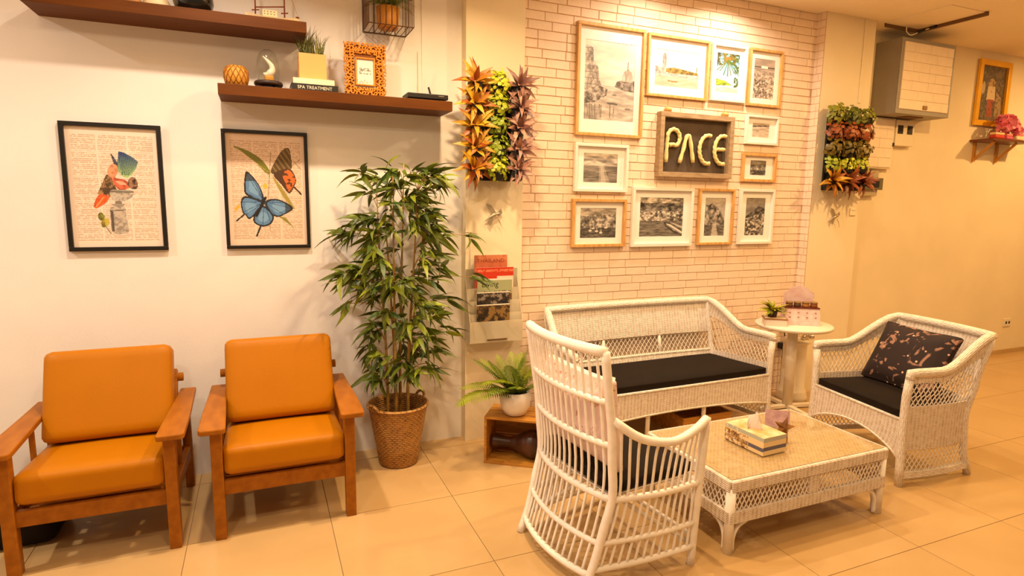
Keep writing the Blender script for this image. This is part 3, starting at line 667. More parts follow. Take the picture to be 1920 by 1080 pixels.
# carved frame
t = thing('carved_photo_frame', 'chunky carved golden wood photo frame standing on the lower shelf', 'picture frame', (.447, 3.40, Z1)); W, H = .222, .29
cm = mat('carved_wood', (.86, .55, .17), .5, var=.12, vscale=20)
mb = MB()
for x0, x1, z0, z1 in ((.0, W, .012, .06), (0, W, H-.075, H-.012), (.008, .06, .06, H-.07), (W-.06, W-.008, .06, H-.07)): mb.box(x0+.006, x1-.006, -.012, .0, z0, z1)
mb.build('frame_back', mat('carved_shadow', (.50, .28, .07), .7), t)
mb = MB()
for x0, x1, z0, z1 in ((.062, W-.062, .068, .076), (.062, W-.062, H-.084, H-.076), (.058, .066, .068, H-.076), (W-.066, W-.058, .068, H-.076)): mb.box(x0, x1, -.022, -.001, z0, z1)
mb.build('inner_moulding', cm, t, bevel=.002)
cr = random.Random(9); scroll = []
for ring in range(3):
    mx = .010+.017*ring
    P = []
    n1, n2 = 11, 14
    for i in range(n1): P += [(mx+(W-2*mx)*i/n1, H-mx*1.1), (mx+(W-2*mx)*(i+1)/n1, mx*1.15)]
    for i in range(n2): P += [(mx, mx+(H-2*mx)*i/n2), (W-mx, mx+(H-2*mx)*(i+1)/n2)]
    scroll += P
sm_ = MB().tube(bez([(-.009, 0, -.004), (-.004, -.004, .006), (.003, -.005, .005), (.008, -.003, -.004), (.004, -.003, -.008)], 3), .0042, 6).mesh('carved_scroll'); sm_.materials.append(cm)
for x, z in scroll[:150]: put('carved_scroll', sm_, t, loc=(x, -.014, z), rot=(0, cr.uniform(0, 6.28), 0))
def art_card(p):
    p.fill((.95, .93, .88)); n = p.noise(4, 5); p.mask((p.V > .38) & (p.V < .62) & (np.abs(p.U-.5) < .35) & (n > .5), (.55, .55, .50)); p.mask((p.V > .82) & (n > .55), (.7, .68, .6))
p = Pic(W-.132, H-.152, .002); art_card(p); p.build('photograph', t, (.066, -.0125, .076))
# black router
t = thing('black_router', 'flat black internet router with a short antenna on the lower shelf', 'router', (.765, 3.28, Z1))
mb = MB(); mb.M = Matrix.Translation((0, 0, .012)); mb.box(0, .225, 0, .14, 0, .026); mb.build('case', m_dark, t, bevel=.003)
MB().box(.02, .205, .01, .13, 0, .012).build('foot_pad', mat('rubber', (.05, .04, .04), .8), t)
MB().bar((.162, .12, .036), (.148, .13, .095), .009, .009).build('antenna', m_dark, t)
MB().box(.17, .20, -.0005, 0, .027, .03).build('logo_strip', m_silver, t)
MB().tube(bez([(.08, .135, .03), (.088, .15, .055), (.10, .17, .05), (.105, .195, .09), (.105, .203, .3)], 5), .0016, 5).build('cable', mat('white_cord', (.88, .78, .6), .5), t)
# upper shelf pieces
t = thing('black_vase', 'squat glossy black round vase on the upper shelf', 'vase', (-.245, 3.36, Z2))
MB().lathe([(.06, 0), (.075, .01), (.088, .05), (.084, .095), (.06, .13), (.04, .14), (.044, .155), (.038, .155), (.034, .14), (.05, .125), (.0, .02)], 32).build('body', mat('black_glaze', (.07, .06, .045), .18, coat=.5), t)
t = thing('model_boat', 'small model fishing boat with brown masts on the upper shelf', 'model boat', (.105, 3.36, Z2)); mw = mat('mast_wood', (.50, .22, .10), .6); hull = mat('boat_cream', (.92, .82, .62), .6)
mb = MB(); g_ = []
for i in range(9):
    u = -1+2*i/8; wd = .026*(1-u**4)+.001; z0 = .004+.010*u*u; z1 = .026+.016*u*u
    g_.append([(u*.125, -wd, z1), (u*.125, -wd*.6, z0), (u*.125, wd*.6, z0), (u*.125, wd, z1)])
vs = [q for r_ in g_ for q in r_]; fs = [(i*4+k, (i+1)*4+k, (i+1)*4+k+1, i*4+k+1) for i in range(8) for k in range(3)]+[(i*4+3, (i+1)*4+3, (i+1)*4, i*4) for i in range(8)]+[(0, 1, 2, 3), (35, 34, 33, 32)]
mb.add(vs, fs); mb.build('hull', hull, t)
for x, h in ((-.08, .2), (.055, .24)): MB().tube([(x, 0, .02), (x+.003, 0, h)], .0035, 6).build('mast', mw, t)
for x in (-.08, .055): MB().tube([(x-.016, 0, .055), (x+.018, 0, .06)], .003, 6).build('cross_spar', mw, t)
MB().tube([(-.08, 0, .07), (.055, 0, .088)], .003, 6).build('boom', mw, t)
MB().tube([(.055, 0, .235), (.12, 0, .045)], .0008, 4).build('rigging', mw, t)
MB().box(-.048, .022, -.012, .012, .03, .062).build('cabin', hull, t, bevel=.002)
pm = MB().box(-.002, .002, -.0006, 0, -.002, .002).mesh('porthole'); pm.materials.append(m_dark)
for z in (.042, .054):
    for k in range(4): put('porthole', pm, t, loc=(-.038+.015*k, -.0122, z))
MB().box(.108, .124, -.012, .012, .042, .046).build('bow_rail', mw, t)
t = thing('shell_ornament', 'pale shell ornament beside the black vase on the upper shelf', 'ornament', (-.40, 3.37, Z2))
MB().lathe([(.05, 0), (.06, .02), (.045, .05), (.02, .08), (0, .1)], 18, jit=lambda i, k: .08*math.sin(k*2.1+i)).build('shell', mat('shell', (.90, .80, .62), .5, var=.1), t)
MB().cushion(.05, .03, .022, .015, c=(-.11, 0, .022), n=6).build('base', mat('honey_wood', (.72, .48, .2), .5), t)
# wire basket with fern
def frond(L, n, wid, droop, seed, curl=0.0):
    """one pinnate frond, along +x rising, leaflets both sides"""
    r = random.Random(seed); mb = MB(); P = []
    for i in range(n+1):
        u = i/n; P.append(Vector((L*u*(1-.12*u*droop), 0, L*(.62*u-droop*u*u))))
    mb.tube(P, [.0022*(1-.8*i/n) for i in range(n+1)], 4)
    for i in range(1, n):
        for h in (0, .5):
            u = (i+h)/n; a = P[i].lerp(P[i+1], h); d = (P[i+1]-P[i]).normalized()
            wl = wid*math.sin(PI*min(1, u*.92+.1))**.7*(1+r.uniform(-.12, .12)); th = L/n*.24
            for s in (1, -1):
                sd = Vector((0, s, 0)); nrm = Vector((0, 0, -1))
                q = a+sd*wl*.55+d*wl*.22+nrm*wl*.05; tip = a+sd*wl+d*wl*.45+nrm*wl*.22
                mb.add([a-d*th*.5, a+d*th*.5, q+d*th*.8, tip, q-d*th*.6], [(0, 1, 2, 3, 4)] if s < 0 else [(4, 3, 2, 1, 0)])
    return mb.mesh('frond')
FR = [frond(.30, 14, .055, d, i) for i, d in enumerate((.30, .55, .85, 1.1))]
for f_ in FR: f_.materials.append(m_fern)
t = thing('wire_basket', 'dark wire wall basket holding a potted fern', 'basket', (.567, WY, 2.408)); bx = mat('dark_wire', (.33, .19, .10), .5)
mb = MB(); W, D, H = .236, .2, .30; wr = .0022
for z in (0, H): mb.tube([(0, -.004, z), (W, -.004, z), (W, -D, z), (0, -D, z)], wr*1.3, 6, closed=True)
mb.build('hoop', bx, t)
wmesh = MB().tube([(0, 0, 0), (0, 0, H)], wr, 5).mesh('upright_wire'); wmesh.materials.append(bx)
for k in range(9):
    x = W*k/8
    put('upright_wire', wmesh, t, loc=(x, -D, 0))
    if k % 2 == 0: put('upright_wire', wmesh, t, loc=(x, -.004, 0))
for k in range(1, 6):
    for x in (0, W): put('upright_wire', wmesh, t, loc=(x, -D*k/6, 0))
fwm = MB().tube([(0, -.004, 0), (0, -D, 0)], wr, 5).mesh('floor_wire'); fwm.materials.append(bx)
for k in range(1, 8): put('floor_wire', fwm, t, loc=(W*k/8, 0, 0))
t = thing('hanging_fern', 'small fern in a wooden pot inside the wire wall basket', 'plant', (.685, WY-.1, 2.4105))
MB().lathe([(.048, 0), (.055, .01), (.062, .11), (.055, .11), (.05, .1), (0, .1)], 20).build('pot', mat('honey_pot', (.70, .46, .14), .55, var=.1, vscale=20), t)
for k in range(13):
    a = k*2.4; o = put('frond', FR[1+k % 3], t, loc=(0, 0, .1), rot=(0, -.35-.1*(k % 3), a), scale=(.55, .75, .6))

# ------------------------------------------------------------------ teak armchairs
def armchair(label, cx):
    t = thing('teak_armchair', label, 'armchair', (cx, 2.77, 0), group='teak armchairs with tan cushions')
    for s in (-1, 1):
        x = s*.281
        MB().bar((x, 0, 0), (x, -.005, .503), .046, .05, up=(0, 1, 0)).build('leg', m_teak, t, bevel=.004)
        MB().bar((x, .60, 0), (x, .56, .503), .04, .045, up=(0, 1, 0)).build('leg', m_teak, t, bevel=.004)
        m = MB(); g_ = []
        for y, w0, w1 in ((-.075, .245, .335), (-.06, .238, .345), (.15, .245, .345), (.40, .255, .338), (.60, .262, .333)):
            g_.append([(s*w0, y, .516 if y < .5 else .518), (s*w1, y, .516 if y < .5 else .518)])
        m.slab(g_, (0, 0, .024)); m.build('armrest', m_teak, t, bevel=.005)
        MB().bar((x, .01, .235), (x, .58, .20), .028, .06).build('side_rail', m_teak, t, bevel=.003)
        MB().bar((s*.278, .30, .23), (s*.278, .30, .504), .018, .018, up=(0, 1, 0)).build('arm_spindle', m_teak, t)
        MB().bar((s*.245, .36, .20), (s*.245, .565, .64), .028, .045, up=(0, 1, 0)).build('back_post', m_teak, t, bevel=.003)
    MB().bar((-.262, 0, .235), (.262, 0, .235), .028, .066).build('front_rail', m_teak, t, bevel=.003)
    MB().bar((-.262, .57, .20), (.262, .57, .20), .028, .06).build('rear_rail', m_teak, t, bevel=.003)
    MB().tube([(-.285, .545, .605), (.285, .545, .605)], .021, 12).build('back_rail', m_teak, t)
    for k in range(5):
        y = .1+k*.09; z = .228-.055*y/.6
        MB().bar((-.262, y, z), (.262, y, z), .05, .012).build('seat_slat', m_teak, t)
    for k in range(6):
        x = -.2+k*.08; MB().bar((x, .38, .22), (x, .555, .585), .035, .012, up=(0, 1, 0)).build('back_slat', m_teak, t)
    M = Matrix.Translation((0, .235, .335)) @ Matrix.Rotation(R(-4.5), 4, 'X')
    mb = MB(); mb.M = M; mb.cushion(.262, .262, .066, .034, puff=.008, n=16)
    c = mb.build('seat_cushion', m_tan, t)
    M = Matrix.Translation((0, .425, .592)) @ Matrix.Rotation(R(-22), 4, 'X')
    mb = MB(); mb.M = M; mb.cushion(.255, .056, .205, .034, n=16)
    # soften the front face of the back cushion
    mb.build('back_cushion', m_tan, t)
    return t
armchair('teak armchair with tan cushions below the parrot print', -.672)
armchair('teak armchair with tan cushions below the butterfly print', .066)
t = thing('black_bag', 'black bag on the floor under the armchair below the parrot print', 'bag', (-1.03, 3.12, 0))
mb = MB(); mb.cushion(.16, .15, .085, .05, c=(0, 0, .085), n=8); mb.build('body', m_blackfab, t)
MB().add([(.148, -.10, .10), (.1595, -.055, .10), (.156, -.08, .145)], [(0, 1, 2)]).build('emblem', mat('emblem', (.75, .68, .6), .5), t)

# ------------------------------------------------------------------ bamboo in basket
BX, BY = .685, 3.27
t = thing('wicker_planter_basket', 'tapered yellow wicker basket holding the tall bamboo', 'basket', (BX, BY, 0))
MB().lathe([(.105, 0), (.112, .006), (.128, .12), (.150, .24), (.166, .33), (.172, .345), (.164, .352), (.156, .345), (.154, .33), (.138, .24), (.118, .12), (.10, .02), (0, .02)], 40).build('body', m_basket, t)
MB().tube([(.168*math.cos(a), .168*math.sin(a), .347) for a in np.linspace(0, 2*PI, 40, endpoint=False)], .0095, 8, closed=True).build('rim', m_basket, t)
for s in (-1, 1):
    a0 = PI/2+s*PI/2+.5
    MB().tube(bez([(.17*math.cos(a0-.22), .17*math.sin(a0-.22), .345), (.182*math.cos(a0-.1), .182*math.sin(a0-.1), .375), (.182*math.cos(a0+.1), .182*math.sin(a0+.1), .375), (.17*math.cos(a0+.22), .17*math.sin(a0+.22), .345)], 5), .008, 8).build('handle', m_basket, t)
MB().lathe([(.0, .2), (.128, .2), (.13, .205), (0, .215)], 24).build('filler', m_soil, t)
bt = thing('bamboo_plant', 'tall leafy green bamboo plant standing in the wicker basket', 'plant', (BX, BY, .212))
canes = []
for k, (x, y, tx, ty, h) in enumerate(((-.055, .0, -.10, -.01, 1.30), (-.02, -.045, -.02, -.05, 1.42), (.02, .03, .05, .0, 1.48), (.05, -.03, .12, -.04, 1.40), (.0, .05, -.05, .03, 1.2), (.06, .03, .16, .03, 1.1))):
    pts = bez([(x, y, 0), (x*.9+tx*.1, y, h*.3), (x*.6+tx*.5, y*.5+ty*.5, h*.65), (tx, ty, h)], 8)
    rr = [.0095*(1-.75*i/(len(pts)-1)) + (.0012 if i % 4 == 0 else 0) for i in range(len(pts))]
    MB().tube(pts, rr, 8).build('cane', m_cane, bt); canes.append(pts)
def blade(L, wd, bend, seed=0):
    mb = MB(); P = []; n = 5
    for i in range(n+1):
        u = i/n; wv = wd*math.sin(PI*min(1, .08+u*.92)**.8)*.5 if i < n else 0.0005
        z = -bend*L*u*u; x = L*u*(1-.15*bend*u)
        P += [(x, -wv, z+.12*wv), (x, 0, z-.06*wd), (x, wv, z+.12*wv)]
    fs = []
    for i in range(n): fs += [(i*3, i*3+3, i*3+4, i*3+1), (i*3+1, i*3+4, i*3+5, i*3+2)]
    return mb.add(P, fs, smooth=True).mesh('leaf')
LB = [blade(L, wd, b) for L, wd, b in ((.135, .027, .25), (.15, .028, .5), (.12, .025, .8), (.165, .030, .35), (.11, .026, .1))]
for m in LB: m.materials.append(m_bam)
prof = [(1.76, .11, .025), (1.66, .06, .17), (1.55, .03, .24), (1.44, .02, .25), (1.33, .01, .27), (1.24, .03, .30), (1.14, 0, .32), (1.04, .01, .33), (.93, .0, .30), (.82, .02, .24), (.72, .0, .22), (.62, .0, .23), (.52, .02, .20)]
def half(z):
    for a, b in zip(prof, prof[1:]):
        if b[0] <= z <= a[0]:
            u = (z-b[0])/(a[0]-b[0]); return b[1]+(a[1]-b[1])*u, b[2]+(a[2]-b[2])*u
    return 0, .15
lr = random.Random(21); leaves = []; twig = MB()
clusters = [(.42, 1.30, 1), (.44, 1.06, 1), (-.30, 1.11, -1), (-.26, 1.33, -1), (-.2, 1.63, -1), (.12, 1.64, 1), (.20, 1.55, 1), (-.26, .95, -1), (.30, .93, 1), (.2, .52, 1), (-.2, .55, -1), (.2, .66, 1), (-.2, .68, -1), (.24, .78, 1), (-.22, .8, -1)]
while len(clusters) < 150:
    z = lr.uniform(.50, 1.66)
    if z < .84 and lr.random() < .45: continue
    c_, hw = half(z); u = lr.uniform(-1, 1); clusters.append((c_+u*hw*.8, z, 1 if u > 0 else -1))
for x, z, s in clusters:
    if z < .9: x = max(x, -.13)
    far = abs(x) > .26
    y = lr.uniform(-.15, .10) if not far else lr.uniform(-.06, .03)
    p = Vector((x-.0, y, z-.212))
    best = min((q for c_ in canes for q in c_), key=lambda q: (q-p+Vector((0, 0, .08))).length)
    mid = best.lerp(p, .5)+Vector((0, 0, .025)); twig.tube(bez([best, mid, p], 4), .0022, 4)
    d = (p-Vector((.02, 0, p.z-.05))); d.z = 0
    base = math.atan2(d.y, d.x) if d.length > .03 else lr.uniform(0, 6.28)
    for k in range(6 if not far else 7):
        az = base+lr.uniform(-1.35, 1.35); el = lr.uniform(-.5, .75) if z > 1.5 else lr.uniform(-.75, .45)
        leaves.append((p+Vector((lr.uniform(-.02, .02), lr.uniform(-.02, .02), lr.uniform(-.02, .02))), az, el, lr.randrange(5), lr.uniform(.7, 1.1)))
# keep every leaf in front of the wall plane
def ok(l):
    p, az, el, k, s = l; lim = (PY if BX+p.x+.19 > 1.12 else WY)-.015
    return BY+p.y+.2*s*math.sin(az)*math.cos(el) < lim and BY+p.y < lim
leaves = [l if ok(l) else (l[0], -l[1], l[2], l[3], l[4]) for l in leaves]
lr.shuffle(leaves); leaves.sort(key=lambda l: l[0].y)
more = MB()
for i, (p, az, el, k, s) in enumerate(leaves):
    if i < 300: put('leaf', LB[k], bt, loc=p, rot=(lr.uniform(-1.25, 1.25), -el, az), scale=(s, s*1.1, s))
    else:
        more.M = Matrix.Translation(p) @ Matrix.Rotation(az, 4, 'Z') @ Matrix.Rotation(-el, 4, 'Y') @ Matrix.Rotation(lr.uniform(-1.25, 1.25), 4, 'X') @ Matrix.Scale(s, 4)
        more.add([v.co for v in LB[k].vertices], [tuple(f_.vertices) for f_ in LB[k].polygons], smooth=True)
more.M = None
tag(more.build('inner_leaves', m_bam, bt), kind='stuff'); twig.build('twigs', m_cane, bt)

# ------------------------------------------------------------------ crate, vase, fern pot
ct = thing('wooden_crate', 'open wooden crate lying on its side under the fern pot', 'crate', (1.136, 3.067, 0), R(-35)); CL, CD, CHh = .345, .235, .28; th = .014
for y0, y1 in ((0, .075), (.08, .155), (.16, CD)): MB().box(0, CL, y0, y1, CHh-th, CHh).build('plank', m_crate, ct, bevel=.0015)
for y0, y1 in ((0, .075), (.08, .155), (.16, CD)): MB().box(0, CL, y0, y1, 0, th).build('plank', m_crate, ct, bevel=.0015)
for x in (0, CL-th): MB().box(x, x+th, .002, CD, th, CHh-th).build('end_board', m_crate, ct, bevel=.0015)
for z0, z1 in ((th, .10), (.105, .185), (.19, CHh-th)): MB().box(th, CL-th, CD-.012, CD, z0, z1).build('back_slat', m_crate, ct)
t = thing('ribbed_vase', 'dark brown ribbed bottle vase lying inside the wooden crate', 'vase', (1.136, 3.067, th), R(-35))
mb = MB(); mb.M = Matrix.Translation((.022, .105, .085)) @ Matrix.Rotation(PI/2, 4, 'Y')
pr = [(.036, 0), (.042, .012), (.038, .04), (.030, .08), (.030, .11), (.045, .15), (.068, .19), (.082, .225), (.084, .25), (.075, .28), (.05, .295), (0, .297)]
pr2 = []
for (r0, z0), (r1, z1) in zip(pr, pr[1:]):
    k = max(1, int((z1-z0)/.004))
    for i in range(k): pr2.append((r0+(r1-r0)*i/k+(.0012 if (len(pr2) % 2) else 0), z0+(z1-z0)*i/k))
pr2.append(pr[-1]); mb.lathe(pr2, 28); mb.build('body', mat('brown_glaze', (.30, .16, .07), .4, col2=(.20, .10, .04), vscale=20), t)
t = thing('potted_fern', 'lush green fern in a round white pot on the crate', 'plant', (1.318, 3.045, CHh))
MB().lathe([(.045, 0), (.062, .008), (.085, .05), (.092, .095), (.086, .142), (.079, .142), (.082, .10), (.06, .1), (0, .1)], 32).build('pot', m_ceramic, t)
MB().lathe([(.082, .118), (.06, .124), (0, .127)], 20).build('soil', m_soil, t)
fr_ = random.Random(4)
FP = [(165, .42, 1.35, 1), (186, .25, 1.55, 1), (205, .62, 1.35, 1), (150, .85, 1.1, 0), (120, 1.1, 1.0, 0), (90, 1.0, 1.0, 0), (60, 1.05, 1.0, 0), (20, .8, .9, 1), (-20, .7, .8, 1), (-60, .62, .75, 1), (-120, .75, .85, 1), (-150, .8, 1.0, 1), (230, .9, 1.1, 0), (270, 1.0, 1.0, 0), (330, .95, 1.0, 0), (0, 1.2, 1.05, 0), (200, .95, 1.15, 0), (250, .72, .8, 1), (300, .7, .75, 1), (175, .78, 1.3, 0), (215, .5, 1.1, 1)]
for az, el, s, k in FP: put('frond', FR[k], t, loc=(fr_.uniform(-.03, .03), fr_.uniform(-.03, .03), .12), rot=(fr_.uniform(-.25, .25), -el+.35, R(az)), scale=(s*.85, s*1.0, s*.85))

# ------------------------------------------------------------------ wicker furniture
def smooth(u): u = max(0, min(1, u)); return u*u*(3-2*u)
def wicker_seat(name, label, cat, loc, rz, wf, wb, d, lean, arm=.63, top=.80, ztop=.42, apron=(.17, .26), nb=10, cush=(.045,), group=None):
    t = thing(name, label, cat, loc, rz, group)
    def L(z):     # back post sideways profile
        a = [(0, .02), (.15, -.03), (.35, -.05), (.55, .0), (.8, lean)]
        for (z0, y0), (z1, y1) in zip(a, a[1:]):
            if z <= z1: return y0+(y1-y0)*smooth((z-z0)/(z1-z0))
        return lean
    def S(s, u, z):
        x = wf/2*(1-u)+wb/2*u; bow = .018*math.sin(PI*u)
        fx = .012*(1 if z > .5 else smooth(1-z/.25))*(1-u)
        return Vector((s*(x+bow+fx), -d/2+d*u+L(z)*u**1.5, z))
    def B(v, z):  # v -1..1
        return Vector((v*wb/2, d/2+L(z)+.03*(1-v*v), z))
    h = lambda u: arm+(top-arm)*smooth((u-.42)/.58)
    NU = 10
    for s in (-1, 1):
        sd = (.012, 0, 0)
        MB().slab([[S(s, i/NU, h(i/NU)*(1-k/4)+(h(i/NU)-.055-.06*smooth((i/NU-.5)/.5))*k/4) for i in range(NU+1)] for k in range(5)], sd).build('arm_panel', m_wick, t)
        MB().slab([[S(s, i/NU, .44-.24*k/6) for i in range(NU+1)] for k in range(7)], sd).build('side_panel', m_wick, t)
        MB().slab([[S(s, i/NU, .075-.03*k/2) for i in range(NU+1)] for k in range(3)], (.03, 0, 0)).build('bottom_rail', m_wickrim, t)
        MB().tube([S(s, 0, z) for z in (0, .1, .3, .5, arm-.01)], .021, 10).build('front_post', m_wickrim, t)
        MB().tube([S(s, 1, z) for z in np.linspace(0, top, 12)], .019, 8).build('back_post', m_wickrim, t)
        mb = MB(); n = 16
        for z0, z1, uo in ((.44, None, 0), (.075, .20, 0)):
            for k in range(-3, n+1):
                for q in (1, -1):
                    u0, u1 = k/n, (k+3*q*1.0)/n
                    P = []
                    for i in range(7):
                        u = u0+(u1-u0)*i/6
                        if 0 <= u <= 1:
                            ze = (h(u)-.05) if z1 is None else z1
                            P.append(S(s, u, z0+(ze-z0)*i/6))
                    if len(P) > 1: mb.tube(P, .0028, 4, cap=False)
        tag(mb.build('side_lattice', m_lat, t), kind='stuff')
    # top rim: arm, back, arm in one wrapped roll
    path = [S(-1, 0, arm-.03)] + [S(-1, i/NU, h(i/NU)) for i in range(NU+1)] + [B(-1+2*i/NU, top) for i in range(1, NU)] + [S(1, 1-i/NU, h(1-i/NU)) for i in range(NU+1)] + [S(1, 0, arm-.03)]
    MB().tube(path, .024, 10).build('top_rim', m_wickrim, t)
    bd = (0, .012, 0)
    MB().slab([[B(-1+2*i/nb, top-.225*k/6) for i in range(nb+1)] for k in range(7)], bd).build('back_panel', m_wick, t)
    MB().slab([[B(-1+2*i/nb, .44-.24*k/6) for i in range(nb+1)] for k in range(7)], bd).build('lower_back_panel', m_wick, t)
    MB().tube([B(-1+2*i/nb, top-.225) for i in range(nb+1)], .008, 6).build('back_rail', m_wickrim, t)
    MB().tube([B(-1+2*i/nb, .44) for i in range(nb+1)], .012, 6).build('back_rail', m_wickrim, t)
    n = int(wb/.035); mb = MB()
    for k in range(-3, n+1):
        for q in (1, -1):
            P = []
            for i in range(5):
                v = -1+2*(k+3*q*i/4)/n
                if -1 <= v <= 1: P.append(B(v, .44+(top-.225-.44)*i/4))
            if len(P) > 1: mb.tube(P, .0026, 4, cap=False)
    tag(mb.build('back_lattice', m_lat, t), kind='stuff')
    for v in ((-.35, .35) if wb > 1 else (0,)): MB().tube([B(v, .42)+Vector((0, .01, 0)), B(v, top-.2)+Vector((0, .01, 0))], .012, 8).build('back_strut', m_rattan, t)
    # front apron with arched lower edge
    na = 16; hw = wf/2-.004
    MB().slab([[(hw*(-1+2*i/na), -d/2-.004, ztop-.05+(apron[0]+(apron[1]-apron[0])*math.sin(PI*i/na)**.7-(ztop-.05))*k/6) for i in range(na+1)] for k in range(7)], bd).build('apron', m_wick, t)
    MB().tube([(hw*(-1+2*i/na), -d/2-.008, apron[0]+(apron[1]-apron[0])*math.sin(PI*i/na)**.7) for i in range(na+1)], .007, 6).build('apron_edge', m_wickrim, t)
    MB().tube([(-hw, -d/2-.006, ztop-.052), (hw, -d/2-.006, ztop-.052)], .009, 6).build('apron_edge', m_wickrim, t)
    ws = min(wf, wb)-.03
    MB().slab([[(x, y, ztop-.06) for x in (-ws/2, 0, ws/2)] for y in (-d/2+.01, 0, d/2-.04)], (0, 0, .02)).build('seat_deck', m_wick, t)
    if wf > 1:
        for x in (-.22, .22): MB().tube([(x, -d/2+.02, 0), (x, -d/2+.02, ztop-.06)], .014, 8).build('middle_leg', m_rattan, t)
        for x in (-.3, .3): MB().tube([(x, d/2-.05, 0), (x, d/2-.05, ztop-.06)], .014, 8).build('middle_leg', m_rattan, t)
    # cushion
    cm_ = MB(); hc = .026; g1 = []
    fwid, bwid = wf/2-.03, wb/2-.03; y0, y1 = -d/2+.0, d/2-.045
    key = []
    cm_.cushion(1, 1, 1, .0, n=12)
    vv = []
    for p in cm_.v:
        x, y, z = p; u = (y+1)/2; edge = max(abs(x), abs(y))
        zz = hc*z*(1-.25*smooth((edge-.85)/.15))+.012*(1-x*x)*(1-y*y)*(1 if z > 0 else 0)
        vv.append((x*(fwid*(1-u)+bwid*u), y0+(y1-y0)*u, ztop-.05+hc+zz+.0005))
    cm_.v = vv
    c = cm_.build('seat_cushion', m_blackfab, t, bevel=.006); c['label'] = 'flat black seat cushion'
    return t
wicker_seat('wicker_sofa', 'white wicker sofa with a long black cushion against the brick wall', 'sofa', (2.375, 3.155, 0), R(1.0), 1.50, 1.34, .5, .045, nb=30, apron=(.17, .22))
ch = wicker_seat('wicker_armchair', 'white wicker armchair with black seat cushion and dark floral pillow', 'armchair', (3.435, 2.285, 0), R(-99), .655, .60, .5, .075, apron=(.15, .25))
# floral pillow leaning in the armchair
def flowers(name, base, fl1, fl2, thr=.62, sc=9):
    m, nt, b = nodes_of(name); b.inputs['Roughness'].default_value = .8
    tc = N(nt, 'ShaderNodeTexCoord'); n = N(nt, 'ShaderNodeTexNoise'); n.inputs['Scale'].default_value = sc; n.inputs['Detail'].default_value = 2; n.inputs['Distortion'].default_value = 1.6
    v = N(nt, 'ShaderNodeTexVoronoi'); v.inputs['Scale'].default_value = sc*1.3
    nt.links.new(tc.outputs['Object'], n.inputs[0]); nt.links.new(tc.outputs['Object'], v.inputs[0])
    r = N(nt, 'ShaderNodeValToRGB'); r.color_ramp.elements[0].position = thr-.03; r.color_ramp.elements[1].position = thr+.02
    r.color_ramp.elements[0].color = (*s2l(base), 1); r.color_ramp.elements[1].color = (*s2l(fl1), 1)
    nt.links.new(n.outputs['Fac'], r.inputs[0])
    r2 = N(nt, 'ShaderNodeValToRGB'); r2.color_ramp.elements[0].position = .07; r2.color_ramp.elements[1].position = .12
    r2.color_ramp.elements[0].color = (1, 1, 1, 1); r2.color_ramp.elements[1].color = (0, 0, 0, 1)
    nt.links.new(v.outputs['Distance'], r2.inputs[0]); mx = N(nt, 'ShaderNodeMix', data_type='RGBA')
    nt.links.new(r2.outputs[0], mx.inputs[0]); nt.links.new(r.outputs[0], mx.inputs[6]); mx.inputs[7].default_value = (*s2l(fl2), 1)
    nt.links.new(mx.outputs[2], b.inputs['Base Color']); return m
t = thing('floral_pillow', 'dark brown pillow with pale flower print in the wicker armchair', 'pillow', (3.53, 2.29, .425), R(-99))
mb = MB(); mb.M = Matrix.Translation((0, .035, .175)) @ Matrix.Rotation(R(-27), 4, 'X') @ Matrix.Rotation(PI/2, 4, 'X')
mb.cushion(.245, .195, .08, .012, pinch=.2, n=18); mb.build('cover', flowers('dark_floral', (.15, .09, .08), (.62, .46, .38), (.93, .74, .62), .60, 12), t)

# coffee table
t = thing('wicker_coffee_table', 'low white wicker coffee table with a glass covered woven top', 'table', (2.285, 2.125, 0)); hx, hy = .485, .295
TZ = .338
mb = MB(); mb.box(-hx+.01, hx-.01, -hy+.01, hy-.01, TZ-.03, TZ); mb.build('woven_top', m_tabletop, t)
tag(MB().box(-hx+.004, hx-.004, -hy+.004, hy-.004, TZ+.0005, TZ+.0055).build('glass_plate', m_glass, t), 'clear glass plate')
for z0, z1, nm in ((.285, TZ-.001, 'top_band'), (.14, .198, 'bottom_band')):
    for s in (-1, 1):
        MB().box(-hx, hx, s*hy-.011, s*hy+.011, z0, z1).build(nm, m_wick, t, bevel=.006)
        MB().box(s*hx-.011, s*hx+.011, -hy, hy, z0, z1).build(nm, m_wick, t, bevel=.006)
for sx in (-1, 1):
    for sy in (-1, 1):
        x, y = sx*(hx-.012), sy*(hy-.012)
        MB().tube([(x, y, 0), (x, y, .3)], .021, 12).build('leg', m_rattan, t)
        MB().tube(bez([(x-sx*.024, y, .005), (x-sx*.026, y, .07), (x-sx*.05, y, .115), (x-sx*.10, y, .138)], 5), .010, 8).build('corner_brace', m_rattan, t)
        MB().tube(bez([(x, y-sy*.024, .005), (x, y-sy*.026, .07), (x, y-sy*.05, .115), (x, y-sy*.10, .138)], 5), .010, 8).build('corner_brace', m_rattan, t)
mb = MB()
def lat(a, b, n):
    a, b = Vector(a), Vector(b)
    for k in range(-2, n+1):
        for q in (1, -1):
            u0, u1 = k/n, (k+2.0*q)/n; z0, z1 = .195, .288
            lo = max(0, min(1, 0 if u0 >= 0 else -u0/(u1-u0))) if u1 != u0 else 0
            P = [(u0+(u1-u0)*i/8, z0+(z1-z0)*i/8) for i in range(9)]; P = [p_ for p_ in P if 0 <= p_[0] <= 1]
            if len(P) > 1: mb.tube([Vector((*(a.lerp(b, P[0][0])).xy, P[0][1])), Vector((*(a.lerp(b, P[-1][0])).xy, P[-1][1]))], .003, 4, cap=False)
for s in (-1, 1): lat((-hx, s*hy, 0), (hx, s*hy, 0), 38); lat((s*hx, -hy, 0), (s*hx, hy, 0), 22)
tag(mb.build('lattice', m_lat, t), kind='stuff')
